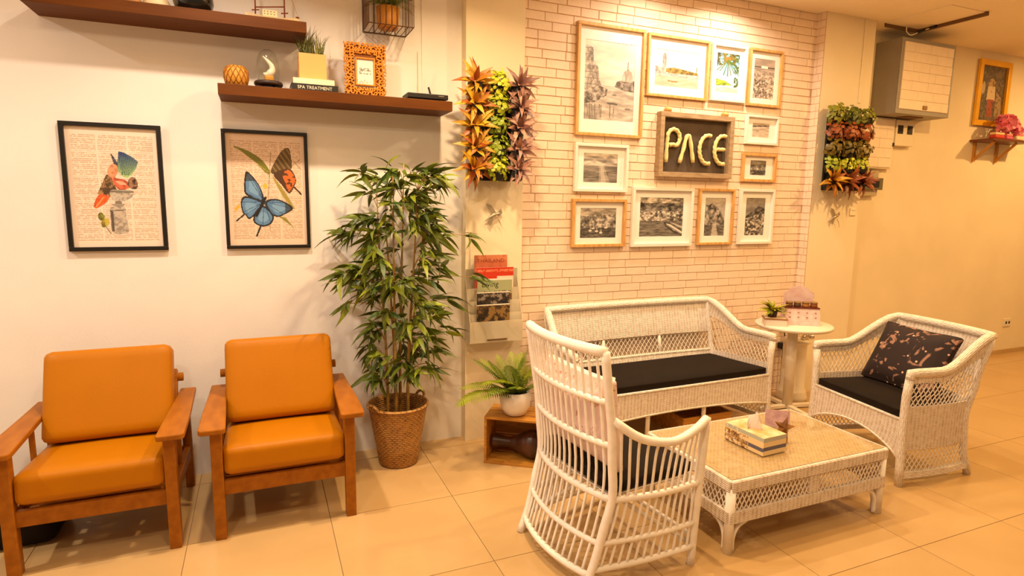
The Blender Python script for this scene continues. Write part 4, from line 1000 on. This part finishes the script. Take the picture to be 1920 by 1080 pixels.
for sy in (-1, 1): MB().box(-.03, .03, sy*hy-.006, sy*hy+.006, .19, .29).build('lattice_post', m_wick, t)
TT = TZ+.006
t = thing('tissue_box', 'striped cream tissue box with a seaside pattern on the coffee table', 'tissue box', (2.175, 2.085, TT), R(3)); W, D, H = .075, .118, .085
def art_box_side(p):
    p.fill((.90, .80, .60)); p.mask(p.V < .22, (.70, .72, .66)); p.mask((p.V > .58) & (p.V < .78), (.36, .36, .44)); n = p.noise(6, 3)
    p.mask((p.U < .62) & (n > .45) & (p.V > .25), (.78, .62, .38)); p.mask((p.U < .6) & (n > .6) & (p.V > .3), (.45, .33, .22)); p.mask((p.U < .45) & (n < .36), (.92, .84, .74))
def art_box_end(p): p.fill((.90, .80, .60)); p.mask(p.V < .24, (.70, .70, .64)); p.mask((p.V > .52) & (p.V < .74), (.36, .34, .42))
MB().box(-W+.001, W-.001, -D+.001, D-.001, 0, H-.0005).build('carton', mat('carton', (.90, .82, .66), .6), t)
p = Pic(2*D, H, .002); art_box_side(p)
for s in (1, -1):
    o = p.build('side_print', t, (-W, D, 0) if s > 0 else (W, -D, 0)); o.rotation_euler = (0, 0, -PI/2 if s > 0 else PI/2)
p = Pic(2*W, H, .002); art_box_end(p); p.build('end_print', t, (-W, -D, 0))
o = p.build('end_print', t, (W, D, 0)); o.rotation_euler = (0, 0, PI)
MB().box(-W, W, -D, D, H, H+.0008).build('lid_print', mat('lid_paper', (.90, .82, .66), .6, col2=(.80, .62, .36), vscale=14), t)
mb = MB(); g_ = []
for i in range(9):
    u = i/8; row = []
    for j in range(7):
        v = j/6; row.append(((u-.5)*.12*(1-.5*v), .026*math.sin(u*8+v*2)*(1-v*.4)+.012*v, v*.085*(1-.75*abs(u-.42))))
    g_.append(row)
mb.slab(g_, (0, .0008, 0)); mb.build('tissue', mat('tissue', (.95, .92, .88), .9), t, loc=(0, -.01, H))
t = thing('card_stand', 'clear acrylic stand holding a pink printed card on the coffee table', 'card stand', (2.46, 2.215, TT), R(-38))
MB().box(-.062, .062, -.025, .025, 0, .003).build('base', m_glass, t)
mb = MB(); mb.M = Matrix.Rotation(R(-10), 4, 'X'); mb.box(-.06, .06, -.001, .001, .003, .09); mb.build('card', mat('pink_card', (.84, .70, .70), .6, col2=(.70, .56, .58), vscale=25), t)
t = thing('wooden_star', 'brown wooden star ornament on a small block on the coffee table', 'ornament', (2.335, 2.06, TT), R(-20)); sw = mat('star_wood', (.66, .45, .16), .5, col2=(.42, .25, .09), vscale=15)
MB().box(-.012, .012, -.022, .022, 0, .035).build('block', sw, t, bevel=.002)
mb = MB(); pts = [(.058*math.sin(k*PI/5)*(1 if k % 2 == 0 else .42), .058*math.cos(k*PI/5)*(1 if k % 2 == 0 else .42)) for k in range(10)]
vs = [(x, 0, z) for x, z in pts]+[(0, -.018, 0), (0, .018, 0)]; fs = []
for k in range(10): fs += [(k, (k+1) % 10, 10), ((k+1) % 10, k, 11)]
mb.M = Matrix.Translation((0, 0, .075)) @ Matrix.Rotation(R(14), 4, 'Y'); mb.add(vs, fs); mb.build('star', sw, t)

# ------------------------------------------------------------------ tall rattan chair
t = thing('rattan_high_back_chair', 'white rattan high back chair with open spindles and black seat cushion', 'armchair', (1.33, 2.11, 0), R(6))
def bk(v, z):      # back surface, v -1..1 across (y)
    a = [(0, -.262, .245), (.12, -.215, .25), (.38, -.150, .262), (.65, -.170, .268), (.96, -.218, .272)]
    for (z0, x0, w0), (z1, x1, w1) in zip(a, a[1:]):
        if z <= z1:
            u = (z-z0)/(z1-z0); s_ = u; x, w_ = x0+(x1-x0)*s_, w0+(w1-w0)*s_; break
    else: x, w_ = a[-1][1], a[-1][2]
    return Vector((x-.045*(1-v*v), v*w_, z))
ZS = [0, .06, .12, .2, .3, .38, .5, .65, .8, .96]
def bks(v, z0, z1, n=10):
    return bez([bk(v, z0+(z1-z0)*i/5) for i in range(6)], 3)
for s in (-1, 1): MB().tube(bez([bk(s, z) for z in (0, .12, .25, .38, .52, .65, .8, .96)], 4), .0175, 10).build('back_post', m_rattan, t)
def brail(z, r): return MB().tube([bk(-1+2*i/12, z) for i in range(13)], r, 8)
brail(.96, .021).build('top_rail', m_rattan, t)
for z, r in ((.76, .013), (.585, .013), (.365, .015), (.19, .012), (.065, .014)): brail(z, r).build('back_rail', m_rattan, t)
for k in range(1, 14):
    v = -1+2*k/14; MB().tube(bks(v, .055, .955), .0062, 6).build('back_spindle', m_rattan, t)
def arm_pt(s, u):  # u 0 back -> 1 tip
    P = bez([(-.17, s*.272, .69), (-.06, s*.315, .615), (.08, s*.335, .585), (.20, s*.325, .605), (.285, s*.308, .635)], 5); f_ = u*(len(P)-1); i = min(int(f_), len(P)-2); return P[i].lerp(P[i+1], f_-i)
def low_pt(s, u, z):  # side surface below the arm
    q = bk(s, min(z, .6)); fx = .285-.035*(1-z/.62); fr = Vector((fx, s*.305, z)); p = q.lerp(fr, u); p.y += s*.03*math.sin(PI*u)*(.4+z); p.z = z; return p
for s in (-1, 1):
    MB().tube([arm_pt(s, i/16) for i in range(17)], .0175, 10).build('arm_rail', m_rattan, t)
    MB().tube(bez([(.285, s*.308, .64), (.272, s*.306, .45), (.258, s*.303, .2), (.25, s*.30, 0)], 4), .0175, 10).build('front_leg', m_rattan, t)
    for z, r in ((.365, .014), (.19, .011), (.085, .013)): MB().tube([low_pt(s, i/10, z) for i in range(11)], r, 8).build('side_rail', m_rattan, t)
    for k in range(1, 13):
        u = k/13; a = arm_pt(s, u)
        MB().tube(bez([low_pt(s, u, .078), low_pt(s, u, .19), low_pt(s, u, .365), low_pt(s, u, .48).lerp(a, .45), a], 3), .0062, 6).build('side_spindle', m_rattan, t)
    MB().tube([(.25, s*.29, .09), (-.10, s*.05, .34)], .010, 8).build('seat_brace', m_rattan, t)
    MB().tube([(-.22, s*.24, .09), (.12, s*.05, .34)], .010, 8).build('seat_brace', m_rattan, t)
for z, r in ((.365, .016), (.13, .012)): MB().tube([(.27-.03*(1-z/.6), y, z) for y in (-.3, 0, .3)], r, 8).build('front_rail', m_rattan, t)
MB().slab([[(x, y, .375) for y in (-.25, 0, .25)] for x in (-.15, .1, .26)], (0, 0, .012)).build('seat_deck', m_wick, t)
mb = MB(); mb.cushion(.22, .265, .028, .026, puff=.01, n=12, c=(.06, 0, .411)); mb.build('seat_cushion', m_blackfab, t)['label'] = 'black seat cushion'
t = thing('blush_pillow', 'pale pink floral pillow against the back of the rattan chair', 'pillow', (1.33, 2.11, .44), R(6))
mb = MB(); mb.M = Matrix.Translation((-.115, .0, .20)) @ Matrix.Rotation(R(-8), 4, 'Y') @ Matrix.Rotation(PI/2, 4, 'Y')
mb.cushion(.19, .235, .07, .012, pinch=.2, n=18); mb.build('cover', flowers('blush_floral', (.90, .80, .78), (.74, .56, .50), (.95, .90, .86), .66, 14), t)

# ------------------------------------------------------------------ round side table and its things
t = thing('round_side_table', 'small round white pedestal table between sofa and wicker armchair', 'table', (3.57, 3.14, 0)); RZ = .645; wt = mat('white_laminate', (.92, .88, .80), .35, var=.02)
MB().lathe([(0, RZ-.028), (.25, RZ-.028), (.262, RZ-.02), (.264, RZ-.008), (.258, RZ), (0, RZ)], 48).build('top', wt, t)
MB().lathe([(.036, .03), (.036, RZ-.028)], 20).build('pole', wt, t)
MB().lathe([(.06, RZ-.05), (.09, RZ-.029)], 20).build('collar', wt, t)
for k in range(4):
    a = k*PI/2+R(81); MB().bar((0, 0, .022), (.24*math.cos(a), .24*math.sin(a), .014), .04, .026).build('foot', wt, t, bevel=.004)
t = thing('white_tray_box', 'low white tray box under the small plant on the round table', 'box', (3.40, 3.16, RZ), R(-38))
MB().box(-.075, .075, -.06, .06, 0, .045).build('body', mat('white_card', (.92, .86, .80), .6), t, bevel=.002)
MB().box(-.079, .079, -.064, .064, .0455, .053).build('lid', mat('brown_edge', (.62, .42, .24), .5), t)
MB().box(-.07, .07, -.055, .055, .0532, .055).build('inlay', mat('cream_card', (.92, .84, .72), .6), t)
t = thing('small_potted_plant', 'small yellow green plant in a dark pot on the white tray box', 'plant', (3.385, 3.17, RZ+.0555))
MB().lathe([(.026, 0), (.03, .004), (.036, .05), (.031, .05), (.0, .045)], 16).build('pot', mat('brown_pot', (.25, .16, .07), .6), t)
sl = blade(.11, .026, .5); sl.materials.append(leafmat('yellow_green_leaf', (.40, .46, .05), (.86, .80, .16)))
for k in range(54): put('leaf', sl, t, loc=(0, 0, .04), rot=(rng.uniform(-.7, .7), -rng.uniform(.25, 1.35), k*2.4), scale=(rng.uniform(.7, 1.05),)*3)
t = thing('product_display', 'pink printed display box with four round jars on the round table', 'display stand', (3.60, 3.12, RZ), R(-32)); pk = mat('blush_card', (.90, .80, .78), .6, col2=(.86, .72, .70), vscale=30)
mb = MB(); mb.add([(-.125, -.07, 0), (.125, -.07, 0), (.125, .06, 0), (-.125, .06, 0), (-.118, -.045, .12), (.118, -.045, .12), (.118, .06, .12), (-.118, .06, .12)], [(3, 2, 1, 0), (0, 1, 5, 4), (1, 2, 6, 5), (2, 3, 7, 6), (3, 0, 4, 7), (4, 5, 6, 7)]); mb.build('box', pk, t, bevel=.002)
MB().box(-.119, .119, -.05, .055, .1205, .128).build('tray', mat('maroon_edge', (.42, .18, .12), .5), t)
mb = MB(); arch = [(-.105, .128), (.105, .128), (.105, .22), (.08, .235), (.05, .262), (0, .275), (-.05, .262), (-.08, .235), (-.105, .22)]
mb.add([(x, .052, z) for x, z in arch]+[(x, .056, z) for x, z in arch], [tuple(range(9)), tuple(range(17, 8, -1))]+[(i, i+9, (i+1) % 9+9, (i+1) % 9) for i in range(9)]); mb.build('header_card', pk, t)
for k in range(4):
    j = MB().lathe([(.021, 0), (.024, .004), (.024, .022), (.019, .026)], 16, (-.084+.056*k, -.02, .1285)).build('jar', mat('jar_brown%d' % k, ((.42, .26, .10), (.32, .22, .14), (.66, .44, .18), (.55, .30, .14))[k], .3), t)
    MB().lathe([(.025, .0262), (.025, .038), (0, .039)], 16, (-.084+.056*k, -.02, .1285)).build('lid', mat('jar_lid', (.55, .40, .20), .4), j)
ck = MB()
for k in range(4):
    for z in (.055, .088): ck.box(-.09+.058*k, -.078+.058*k, -.0625+.025*(z-.055)/.12, -.0605+.025*(z-.055)/.12, z, z+.006)
ck.build('label_marks', mat('label_ink', (.62, .45, .40), .7), t)
t = thing('white_column_stand', 'white round column stand behind the round side table', 'column', (3.775, 3.29, 0))
MB().lathe([(.112, 0), (.112, .035), (.107, .045), (.105, .07), (.098, .085), (.088, .10), (.085, .44), (.095, .452), (.108, .46), (.112, .475), (0, .475)], 32).build('shaft', wt, t)
t = thing('silver_ornament', 'shiny silver ornament on the white column stand', 'ornament', (3.85, 3.26, .475))
for k, (x, y, r_) in enumerate(((-.03, 0, .022), (.012, .01, .026), (.05, -.01, .02), (.03, .03, .018))): MB().lathe([(0, 0), (r_*.8, r_*.25), (r_, r_), (r_*.7, r_*1.7), (0, r_*2)], 14, (x, y, 0)).build('bead', mat('chrome', (.86, .82, .76), .12, metal=1.0), t)
t = thing('black_adapter', 'black power adapter and cord hanging on the brick wall', 'adapter', (3.83, WY-.006, 0))
MB().box(-.03, .03, -.05, 0, .36, .41).build('plug', m_dark, t, bevel=.006)
MB().box(-.012, .02, -.03, 0, .50, .545).build('socket_plug', m_dark, t, bevel=.004)
MB().tube(bez([(.01, -.02, .505), (.02, -.022, .45), (.01, -.02, .40), (.012, -.02, .2), (.012, -.02, .02), (.02, -.03, .005)], 5), .005, 6).build('cord', m_dark, t)
# low wooden crate pushed under the sofa
t = thing('low_wooden_box', 'low open wooden box on the floor under the wicker sofa', 'box', (2.66, 3.12, 0))
for x in (-.2, .188): MB().box(x, x+.012, -.17, .17, 0, .13).build('side_board', m_crate, t)
for y in (-.17, .158): MB().box(-.188, .188, y, y+.012, 0, .13).build('end_board', m_crate, t)
MB().box(-.188, .188, -.158, .158, .0, .008).build('bottom_board', m_crate, t)

# ------------------------------------------------------------------ magazine rack and magazines
t = thing('magazine_rack', 'frosted wall magazine rack with pockets on the pillar', 'magazine rack', (1.13, PY, .65)); W = .345
MB().box(0, W, -.006, 0, 0, .44).build('back_plate', m_acryl, t)
for k in range(4):
    z = .0+.075*k; y = -.10+.02*k
    MB().box(.004, W-.004, y-.003, y, z, z+.13 if k == 0 else z+.10).build('pocket_front', m_acryl, t)
for x in (0, W-.004): MB().add([(x, -.103, 0), (x+.004, -.103, 0), (x+.004, -.006, 0), (x, -.006, 0), (x, -.103, .12), (x+.004, -.103, .12), (x+.004, -.006, .40), (x, -.006, .40)], [(3, 2, 1, 0), (0, 1, 5, 4), (1, 2, 6, 5), (2, 3, 7, 6), (3, 0, 4, 7), (4, 5, 6, 7)]).build('side_plate', m_acryl, t)
MB().box(.004, W-.004, -.10, -.006, 0, .004).build('bottom_plate', m_acryl, t)
MB().box(.11, .24, -.107, -.1035, .012, .02).build('label_slot', mat('slot', (.42, .28, .12), .6), t)
def art_thai(p): p.fill((.78, .42, .28)); p.mask(p.V < .12, (.82, .50, .34)); p.mask(p.noise(8, 3) > .6, (.70, .36, .22), .5)
def art_red(p): p.fill((.80, .22, .10)); p.mask((p.V > .04) & (p.V < .10) & (p.noise(3, 6) > .45), (.90, .50, .36)); p.mask((p.U > .55) & (p.V > .2), (.92, .86, .78))
def art_liv(p): p.fill((.66, .68, .52)); p.mask((p.V > .28) & (p.noise(6, 8) > .5), (.45, .30, .18)); p.mask(p.V < .03, (.92, .90, .84))
def art_dk(p): p.fill((.24, .20, .17)); n = p.noise(7, 11); p.mask(n > .55, (.55, .50, .45)); p.mask(n < .38, (.12, .10, .09)); p.mask(p.V < .02, (.9, .86, .8))
def art_brn(p): p.fill((.30, .22, .12)); n = p.noise(7, 14); p.mask(n > .56, (.55, .42, .22)); p.mask(n < .4, (.14, .10, .06)); p.mask(p.V < .025, (.92, .88, .8))
for k, (lb, art, zt, dx, wd, txt, tc_) in enumerate((
    ('terracotta magazine titled THAILAND at the back of the wall rack', art_thai, 1.175, .0, .215, 'THAILAND', (.55, .24, .16)),
    ('red magazine behind the green one in the wall rack', art_red, 1.10, .005, .245, None, None),
    ('green magazine titled Living in the wall rack', art_liv, 1.033, .008, .225, 'Living', (.16, .20, .08)),
    ('dark grey photo cover magazine in the wall rack', art_dk, .955, .008, .215, None, None),
    ('brown photo cover magazine at the front of the wall rack', art_brn, .882, .0, .215, None, None))):
    hh = .27 if k < 3 else .23; yb = PY-.018-.0185*k
    m_ = thing('magazine', lb, 'magazine', (1.185+dx-(.01 if k > 2 else 0), yb, max(zt-hh, .656)), group='magazines in the wall rack'); hh = zt-max(zt-hh, .656)
    ps = MB().box(0, wd, 0, .004, 0, hh).build('pages', mat('page_block', (.93, .90, .84), .8), m_)
    p = Pic(wd, hh, .003); art(p); p.build('cover', m_, (0, -.0006, 0))
    if txt:
        tx = MB(); text_into(tx, txt, .032 if k == 0 else .05, Matrix.Translation((wd*(.5 if k == 0 else .36), -.0012, hh-(.037 if k == 0 else .034))) @ FACE, xs=1.15 if k == 0 else .95); tx.build('title', mat('title_%d' % k, tc_, .6), m_)
# wire birds
def wire_bird(label, x, z):
    b = thing('wire_bird', label, 'ornament', (x, PY, z), group='silver wall birds')
    mb = MB()
    mb.tube(bez([(-.05, -.012, -.03), (-.01, -.02, 0), (.03, -.02, .015), (.045, -.015, .01)], 4), [.002, .004, .006, .008, .010, .011, .011, .010, .009, .008, .006, .004, .002], 6); mb.build('body', m_silver, b)
    for s, pts in ((0, [(.0, .01), (-.03, .05), (-.045, .075), (-.01, .065), (.02, .02)]), (1, [(.015, .01), (.05, .045), (.06, .02), (.035, .0)]), (2, [(-.01, -.005), (-.04, -.03), (-.02, -.06), (.0, -.02)]), (3, [(.02, -.01), (.045, -.05), (.06, -.08), (.04, -.03)])):
        n = len(pts); MB().add([(x_, -.014-.004*s, z_) for x_, z_ in pts]+[(x_, -.012-.004*s, z_) for x_, z_ in pts], [tuple(range(n)), tuple(range(2*n-1, n-1, -1))]+[(i, i+n, (i+1) % n+n, (i+1) % n) for i in range(n)]).build('wing', m_silver, b)
wire_bird('silver wire bird on the pillar above the magazine rack', 1.305, 1.41)
wire_bird('silver wire bird below the five row plant panel', 4.2, 1.41)

# ------------------------------------------------------------------ vertical plant panels
def panel(label, x0, x1, z0, z1, cols, rows):
    t = thing('vertical_planter', label, 'planter', (x0, PY, z0)); W, H = x1-x0, z1-z0
    MB().box(.07, W-.07, -.014, 0, .02, H-.07).build('back_panel', m_potblk, t)
    for z in rows:
        for x in cols:
            MB().lathe([(.034, 0), (.040, .006), (.052, .065), (.046, .066), (.03, .05), (0, .05)], 14, (x-x0, -.07, z-z0-.085)).build('pocket', m_potblk, t)
    return t
LX, LZ = (1.175, 1.305, 1.425), (2.185, 2.065, 1.945, 1.825, 1.705)
panel('black wall planter with bronze, lime and plum plants in three columns', 1.10, 1.485, 1.60, 2.24, LX, LZ)
RX, RZs = (4.05, 4.21, 4.37), (2.195, 2.075, 1.95, 1.83, 1.705)
panel('black wall planter with five rows of mixed foliage beside the grey cabinet', 3.975, 4.465, 1.60, 2.25, RX, RZs)
SPK = [blade(L, w_, b) for L, w_, b in ((.105, .036, .35), (.12, .037, .55), (.09, .034, .2), (.115, .033, .7))]
def colored(ms, m): 
    out = []
    for q in ms: c = q.copy(); c.materials.clear(); c.materials.append(m); out.append(c)
    return out
K_br, K_pu, K_ru, K_ol = (colored(SPK, m) for m in (m_bronze, m_purple, m_russet, m_olive))
pr_ = random.Random(17)
def spiky(name, label, x, z, K, n=17, sc=1.0, group=None):
    b = thing(name, label, 'plant', (x, PY-.07, z-.03), group=group)
    for k in range(n):
        ring = k % 3; a = k*2.39996+pr_.uniform(-.2, .2); ex = (.35, .75, 1.15)[ring]
        d = Vector((math.cos(a)*math.sin(ex), -.72*math.cos(ex)-.18, math.sin(a)*math.sin(ex)+.35*math.cos(ex)))
        if d.y > .15: d.y = .1
        d.normalize(); nv = Vector((0, -1, .45)); nv = (nv-d*nv.dot(d)).normalized(); nv = (nv+nv.cross(d)*pr_.uniform(-.5, .5)).normalized(); q = Matrix((d, nv.cross(d), nv)).transposed().to_quaternion()
        o = put('leaf', K[k % 4], b, loc=(d.x*.012, -.012+d.y*.01, d.z*.012+.012), scale=(sc*pr_.uniform(.85, 1.12), sc, sc)); o.rotation_mode = 'QUATERNION'; o.rotation_quaternion = q
    return b
def bushy(name, label, x, z, m, n=46, r=.058, leaf=.011, group=None, sx=1.0):
    b = thing(name, label, 'plant', (x, PY-.075, z-.01), group=group); mb = MB()
    for k in range(n):
        u = pr_.uniform(-1, 1); a = pr_.uniform(0, 2*PI); q = math.sqrt(1-u*u)
        d = Vector((q*math.cos(a)*sx, -abs(u)*.8, q*math.sin(a))); rr = r*pr_.uniform(.55, 1.08); p = d*rr
        nrm = (d+Vector((0, -.5, .4))+Vector((pr_.uniform(-.5, .5), pr_.uniform(-.5, .5), pr_.uniform(-.5, .5)))).normalized(); e1 = nrm.orthogonal().normalized(); e2 = nrm.cross(e1); l = leaf*pr_.uniform(.8, 1.3)
        mb.add([p+e1*l*math.cos(i*PI/3)+e2*l*.85*math.sin(i*PI/3)+nrm*.002*(i % 2) for i in range(6)]+[p+nrm*l*.25], [(i, (i+1) % 6, 6) for i in range(6)], smooth=True)
    tag(mb.build('leaf_cluster', m, b), kind='stuff')
    MB().tube([(0, .02, -.03), (0, -.01, .01)], .008, 6).build('stem', m_soil, b)
    return b
ROW = ('top', 'second', 'middle', 'fourth', 'bottom')
for i, z in enumerate(LZ):
    spiky('bronze_bromeliad', 'spiky orange bronze plant in the %s pocket of the three column planter' % ROW[i], LX[0]-.015, z, K_br, 24, 1.0, 'bronze plants of the three column planter')
    bushy('lime_clover_plant', 'lime green round leaved plant in the %s pocket of the three column planter' % ROW[i], LX[1], z, m_clover, 130, .075, .0135, 'lime plants of the three column planter')
    spiky('plum_bromeliad', 'spiky dusky plum plant in the %s pocket of the three column planter' % ROW[i], LX[2]+.01, z, K_pu, 23, .92, 'plum plants of the three column planter')
RW = (('green_leaf_plant', 'olive green leafy plant in the five row planter top row', m_olive), ('russet_plant', 'russet and green plant in the five row planter second row', m_russet), ('brown_leaf_plant', 'olive brown plant in the five row planter middle row', m_olive), ('lime_clover_plant', 'lime green plant in the five row planter fourth row', m_clover), ('russet_bromeliad', 'spiky russet plant in the five row planter bottom row', None))
m_mid = leafmat('mid_green_leaf', (.34, .38, .06), (.56, .54, .12))
for i, z in enumerate(RZs):
    nm, lb, m = RW[i]
    for ix, x in enumerate(RX):
        lb = RW[i][1] + (', brick side', ', middle pocket', ', cabinet side')[ix]
        gname = 'plants in the %s row of the five row planter' % ROW[i]
        if i == 4: spiky(nm, lb, x, z, K_ru if x > 4.1 else K_br, 26, 1.08, gname)
        else: bushy(nm, lb, x, z, m_mid if i == 0 else m, 90, .078 if i != 3 else .066, .017 if i != 3 else .014, gname, 1.2)

# ------------------------------------------------------------------ cabinet boxes on the far wall
def foam_panel(t, x0, x1, z0, z1, y, name='brick_panel'):
    MB().box(x0, x1, y-.004, y-.0005, z0, z1).build('panel_backing', m_brick, t)
    nr = max(3, int(round((z1-z0)/.075))); rh = (z1-z0)/nr; r = random.Random(int(x0*100))
    for i in range(nr):
        x = x0-(.0 if i % 2 else .08)
        while x < x1-1e-4:
            L = .2; a, b = max(x, x0), min(x+L, x1); x += L
            if b-a > .01: MB().box(a+.0005, b-.0005, y-.009, y-.001, z0+i*rh+.0006, z0+(i+1)*rh-.0006).build(name, m_foam, t, bevel=.005)
t = thing('wall_cabinet', 'grey steel wall cabinet with a white brick patterned door', 'cabinet', (4.76, FY, 2.25)); W, D, H = .665, .225, .585
MB().box(0, W, -D+.012, 0, 0, H).build('body', m_grey, t, bevel=.003)
dr = MB(); dr.box(0, W, -D, -D+.011, 0, H); dr = dr.build('door', m_grey, t, bevel=.002)
foam_panel(dr, .03, W-.03, .035, H-.03, -D+.0, 'foam_brick')
MB().box(.31, .36, -D-.016, -D-.008, .045, .075).build('latch', mat('brass_latch', (.52, .38, .16), .4, metal=.5), dr)
MB().box(.24, .44, -.16, -.06, -.006, 0).build('cable_plate', mat('dark_gap', (.3, .2, .1), .8), t)
t = thing('meter_cover_box', 'flat cover box with white brick pattern below the grey cabinet', 'box', (4.52, FY, 1.82))
MB().box(0, .51, -.045, 0, 0, .42).build('body', m_cream, t, bevel=.003); foam_panel(t, .005, .49, .01, .41, -.045, 'foam_brick')
MB().box(.485, .50, -.062, -.0455, .19, .22).build('latch', m_dark, t)
t = thing('switch_box', 'cream switch box with two dark windows below the grey cabinet', 'box', (5.04, FY, 2.02))
MB().box(0, .235, -.05, 0, 0, .215).build('body', m_cream, t, bevel=.004)
for x in (.02, .14): MB().box(x, x+.065, -.0535, -.0505, .10, .17).build('window', m_dark, t)
t = thing('meter_box', 'small meter box with a dark window behind the five row planter', 'box', (4.60, FY, 1.59))
MB().box(0, .28, -.05, 0, 0, .21).build('body', mat('greige', (.72, .66, .54), .5), t, bevel=.003)
MB().box(.09, .31, -.075, -.051, .05, .15).build('cover', mat('olive_grey', (.42, .40, .28), .4), t, bevel=.003)
MB().box(.12, .26, -.079, -.0755, .07, .13).build('window', m_dark, t)
# shrine shelf
def art_shrine(p):
    p.fill((.34, .28, .20)); n = p.noise(8, 77); p.mask(n > .56, (.46, .38, .26)); p.ell(.48, .30, .13, .08, (.70, .56, .36)); p.poly([(.34, .36), (.62, .36), (.66, .62), (.32, .62)], (.82, .72, .56)); p.poly([(.36, .60), (.62, .60), (.58, .92), (.40, .92)], (.62, .26, .14)); p.ell(.16, .40, .07, .12, (.72, .64, .5)); p.poly([(.70, .45), (.9, .55), (.95, .9), (.7, .9)], (.62, .50, .34)); p.mask(n < .34, (.24, .2, .15), .6)
t = frame('gilt_framed_picture', 'gilt framed painting of a standing figure above the flower shelf', 6.12, 6.60, 2.26, 2.85, m_gold, .05, .03, art_shrine, Y=FY, cat='picture')
t = thing('bracket_shelf', 'small dark wooden bracket shelf under the gilt picture', 'shelf', (6.13, FY, 1.93)); dw = mat('dark_shelf_wood', (.42, .22, .10), .4); lw = mat('bracket_wood', (.74, .52, .22), .5)
MB().box(0, .64, -.20, 0, .178, .196).build('board', dw, t, bevel=.002)
for x in (.06, .40):
    MB().box(x, x+.025, -.02, 0, 0, .177).build('bracket_post', lw, t); MB().bar((x+.0125, -.015, .02), (x+.0125, -.17, .172), .02, .018).build('bracket_brace', lw, t)
SZ = 2.1265
t = thing('rose_bouquet', 'bunch of pink artificial roses on the bracket shelf', 'flowers', (6.45, FY-.10, SZ))
MB().lathe([(.03, 0), (.035, .01), (.045, .07), (.038, .07), (0, .06)], 16).build('vase', mat('rose_vase', (.6, .3, .2), .4), t)
pm_ = []
for q in range(3):
    m = MB()
    for ring, (nr, rad, up) in enumerate(((3, .014, .022), (5, .026, .012), (6, .038, .0))):
        for k in range(nr):
            a = 2*PI*k/nr+ring*.5+q; c = Vector((math.cos(a)*rad, math.sin(a)*rad, up)); tg = Vector((-math.sin(a), math.cos(a), 0)); o_ = Vector((math.cos(a), math.sin(a), .6)).normalized()
            m.add([c-tg*.02-o_*.008, c+tg*.02-o_*.008, c+tg*.022+Vector((0, 0, .018))+o_*.004, c+Vector((0, 0, .026))+o_*.01, c-tg*.022+Vector((0, 0, .018))+o_*.004], [(0, 1, 2, 3, 4)], smooth=True)
    me = m.mesh('rose'); me.materials.append(mat('pink_petal', (.96, .60, .68), .6, col2=(.90, .46, .55), vscale=30)); pm_.append(me)
for k, (x, y, z) in enumerate(((-.13, -.04, .12), (-.06, -.07, .14), (.0, -.08, .09), (.06, -.06, .13), (.12, -.03, .11), (-.09, -.03, .17), (-.02, -.03, .18), (.05, -.01, .18), (.10, -.0, .165), (-.12, -.06, .075), (-.05, -.08, .08), (.10, -.06, .07))):
    put('rose', pm_[k % 3], t, loc=(x, y, z), rot=(.7+.3*math.sin(k), x*2.5, k), scale=(1.15,)*3)
mb = MB()
for k in range(10): mb.tube([(0, 0, .05), (-.11+.024*k, -.03+.004*(k % 3), .12)], .002, 4)
mb.build('stems', mat('stem_green', (.2, .22, .08), .6), t)
for nm, lb, x, w_, h, c in (('red_gift_box', 'flat red offering box on the bracket shelf', 6.25, .075, .035, (.78, .22, .12)), ('pink_cloth_flower', 'small magenta cloth flower on the bracket shelf', 6.40, .05, .03, (.82, .36, .50)), ('cream_gift_box', 'small cream offering box on the bracket shelf', 6.56, .06, .04, (.92, .82, .66))):
    b = thing(nm, lb, 'offering', (x, FY-.16, SZ)); mb = MB(); mb.cushion(w_, .03, h/2, .012, c=(0, 0, h/2), n=6); mb.build('box', mat(nm, c, .5, var=.15, vscale=40), b)
    MB().box(-w_*.9, w_*.9, -.026, .026, h, h+.022).build('top', mat(nm+'_top', (.92, .78, .58) if c[0] < .8 else (.9, .5, .5), .6), b, bevel=.006)

t = thing('wall_socket', 'small white wall socket low on the far cream wall', 'socket', (7.1, FY, .33))
MB().box(-.06, .06, -.01, 0, -.04, .04).build('plate', MATS['white_plastic'], t, bevel=.003)
for x in (-.025, .025): MB().box(x-.012, x+.012, -.012, -.0102, -.012, .012).build('outlet', m_dark, t)
t = thing('wall_switch', 'small cream wall switch under the five row planter', 'switch', (4.42, PY, 1.455))
MB().box(-.035, .035, -.01, 0, -.03, .03).build('plate', m_cream, t, bevel=.003)
MB().box(-.022, .022, -.014, -.0102, .012, .02).build('rocker', MATS['white_plastic'], t, bevel=.001)
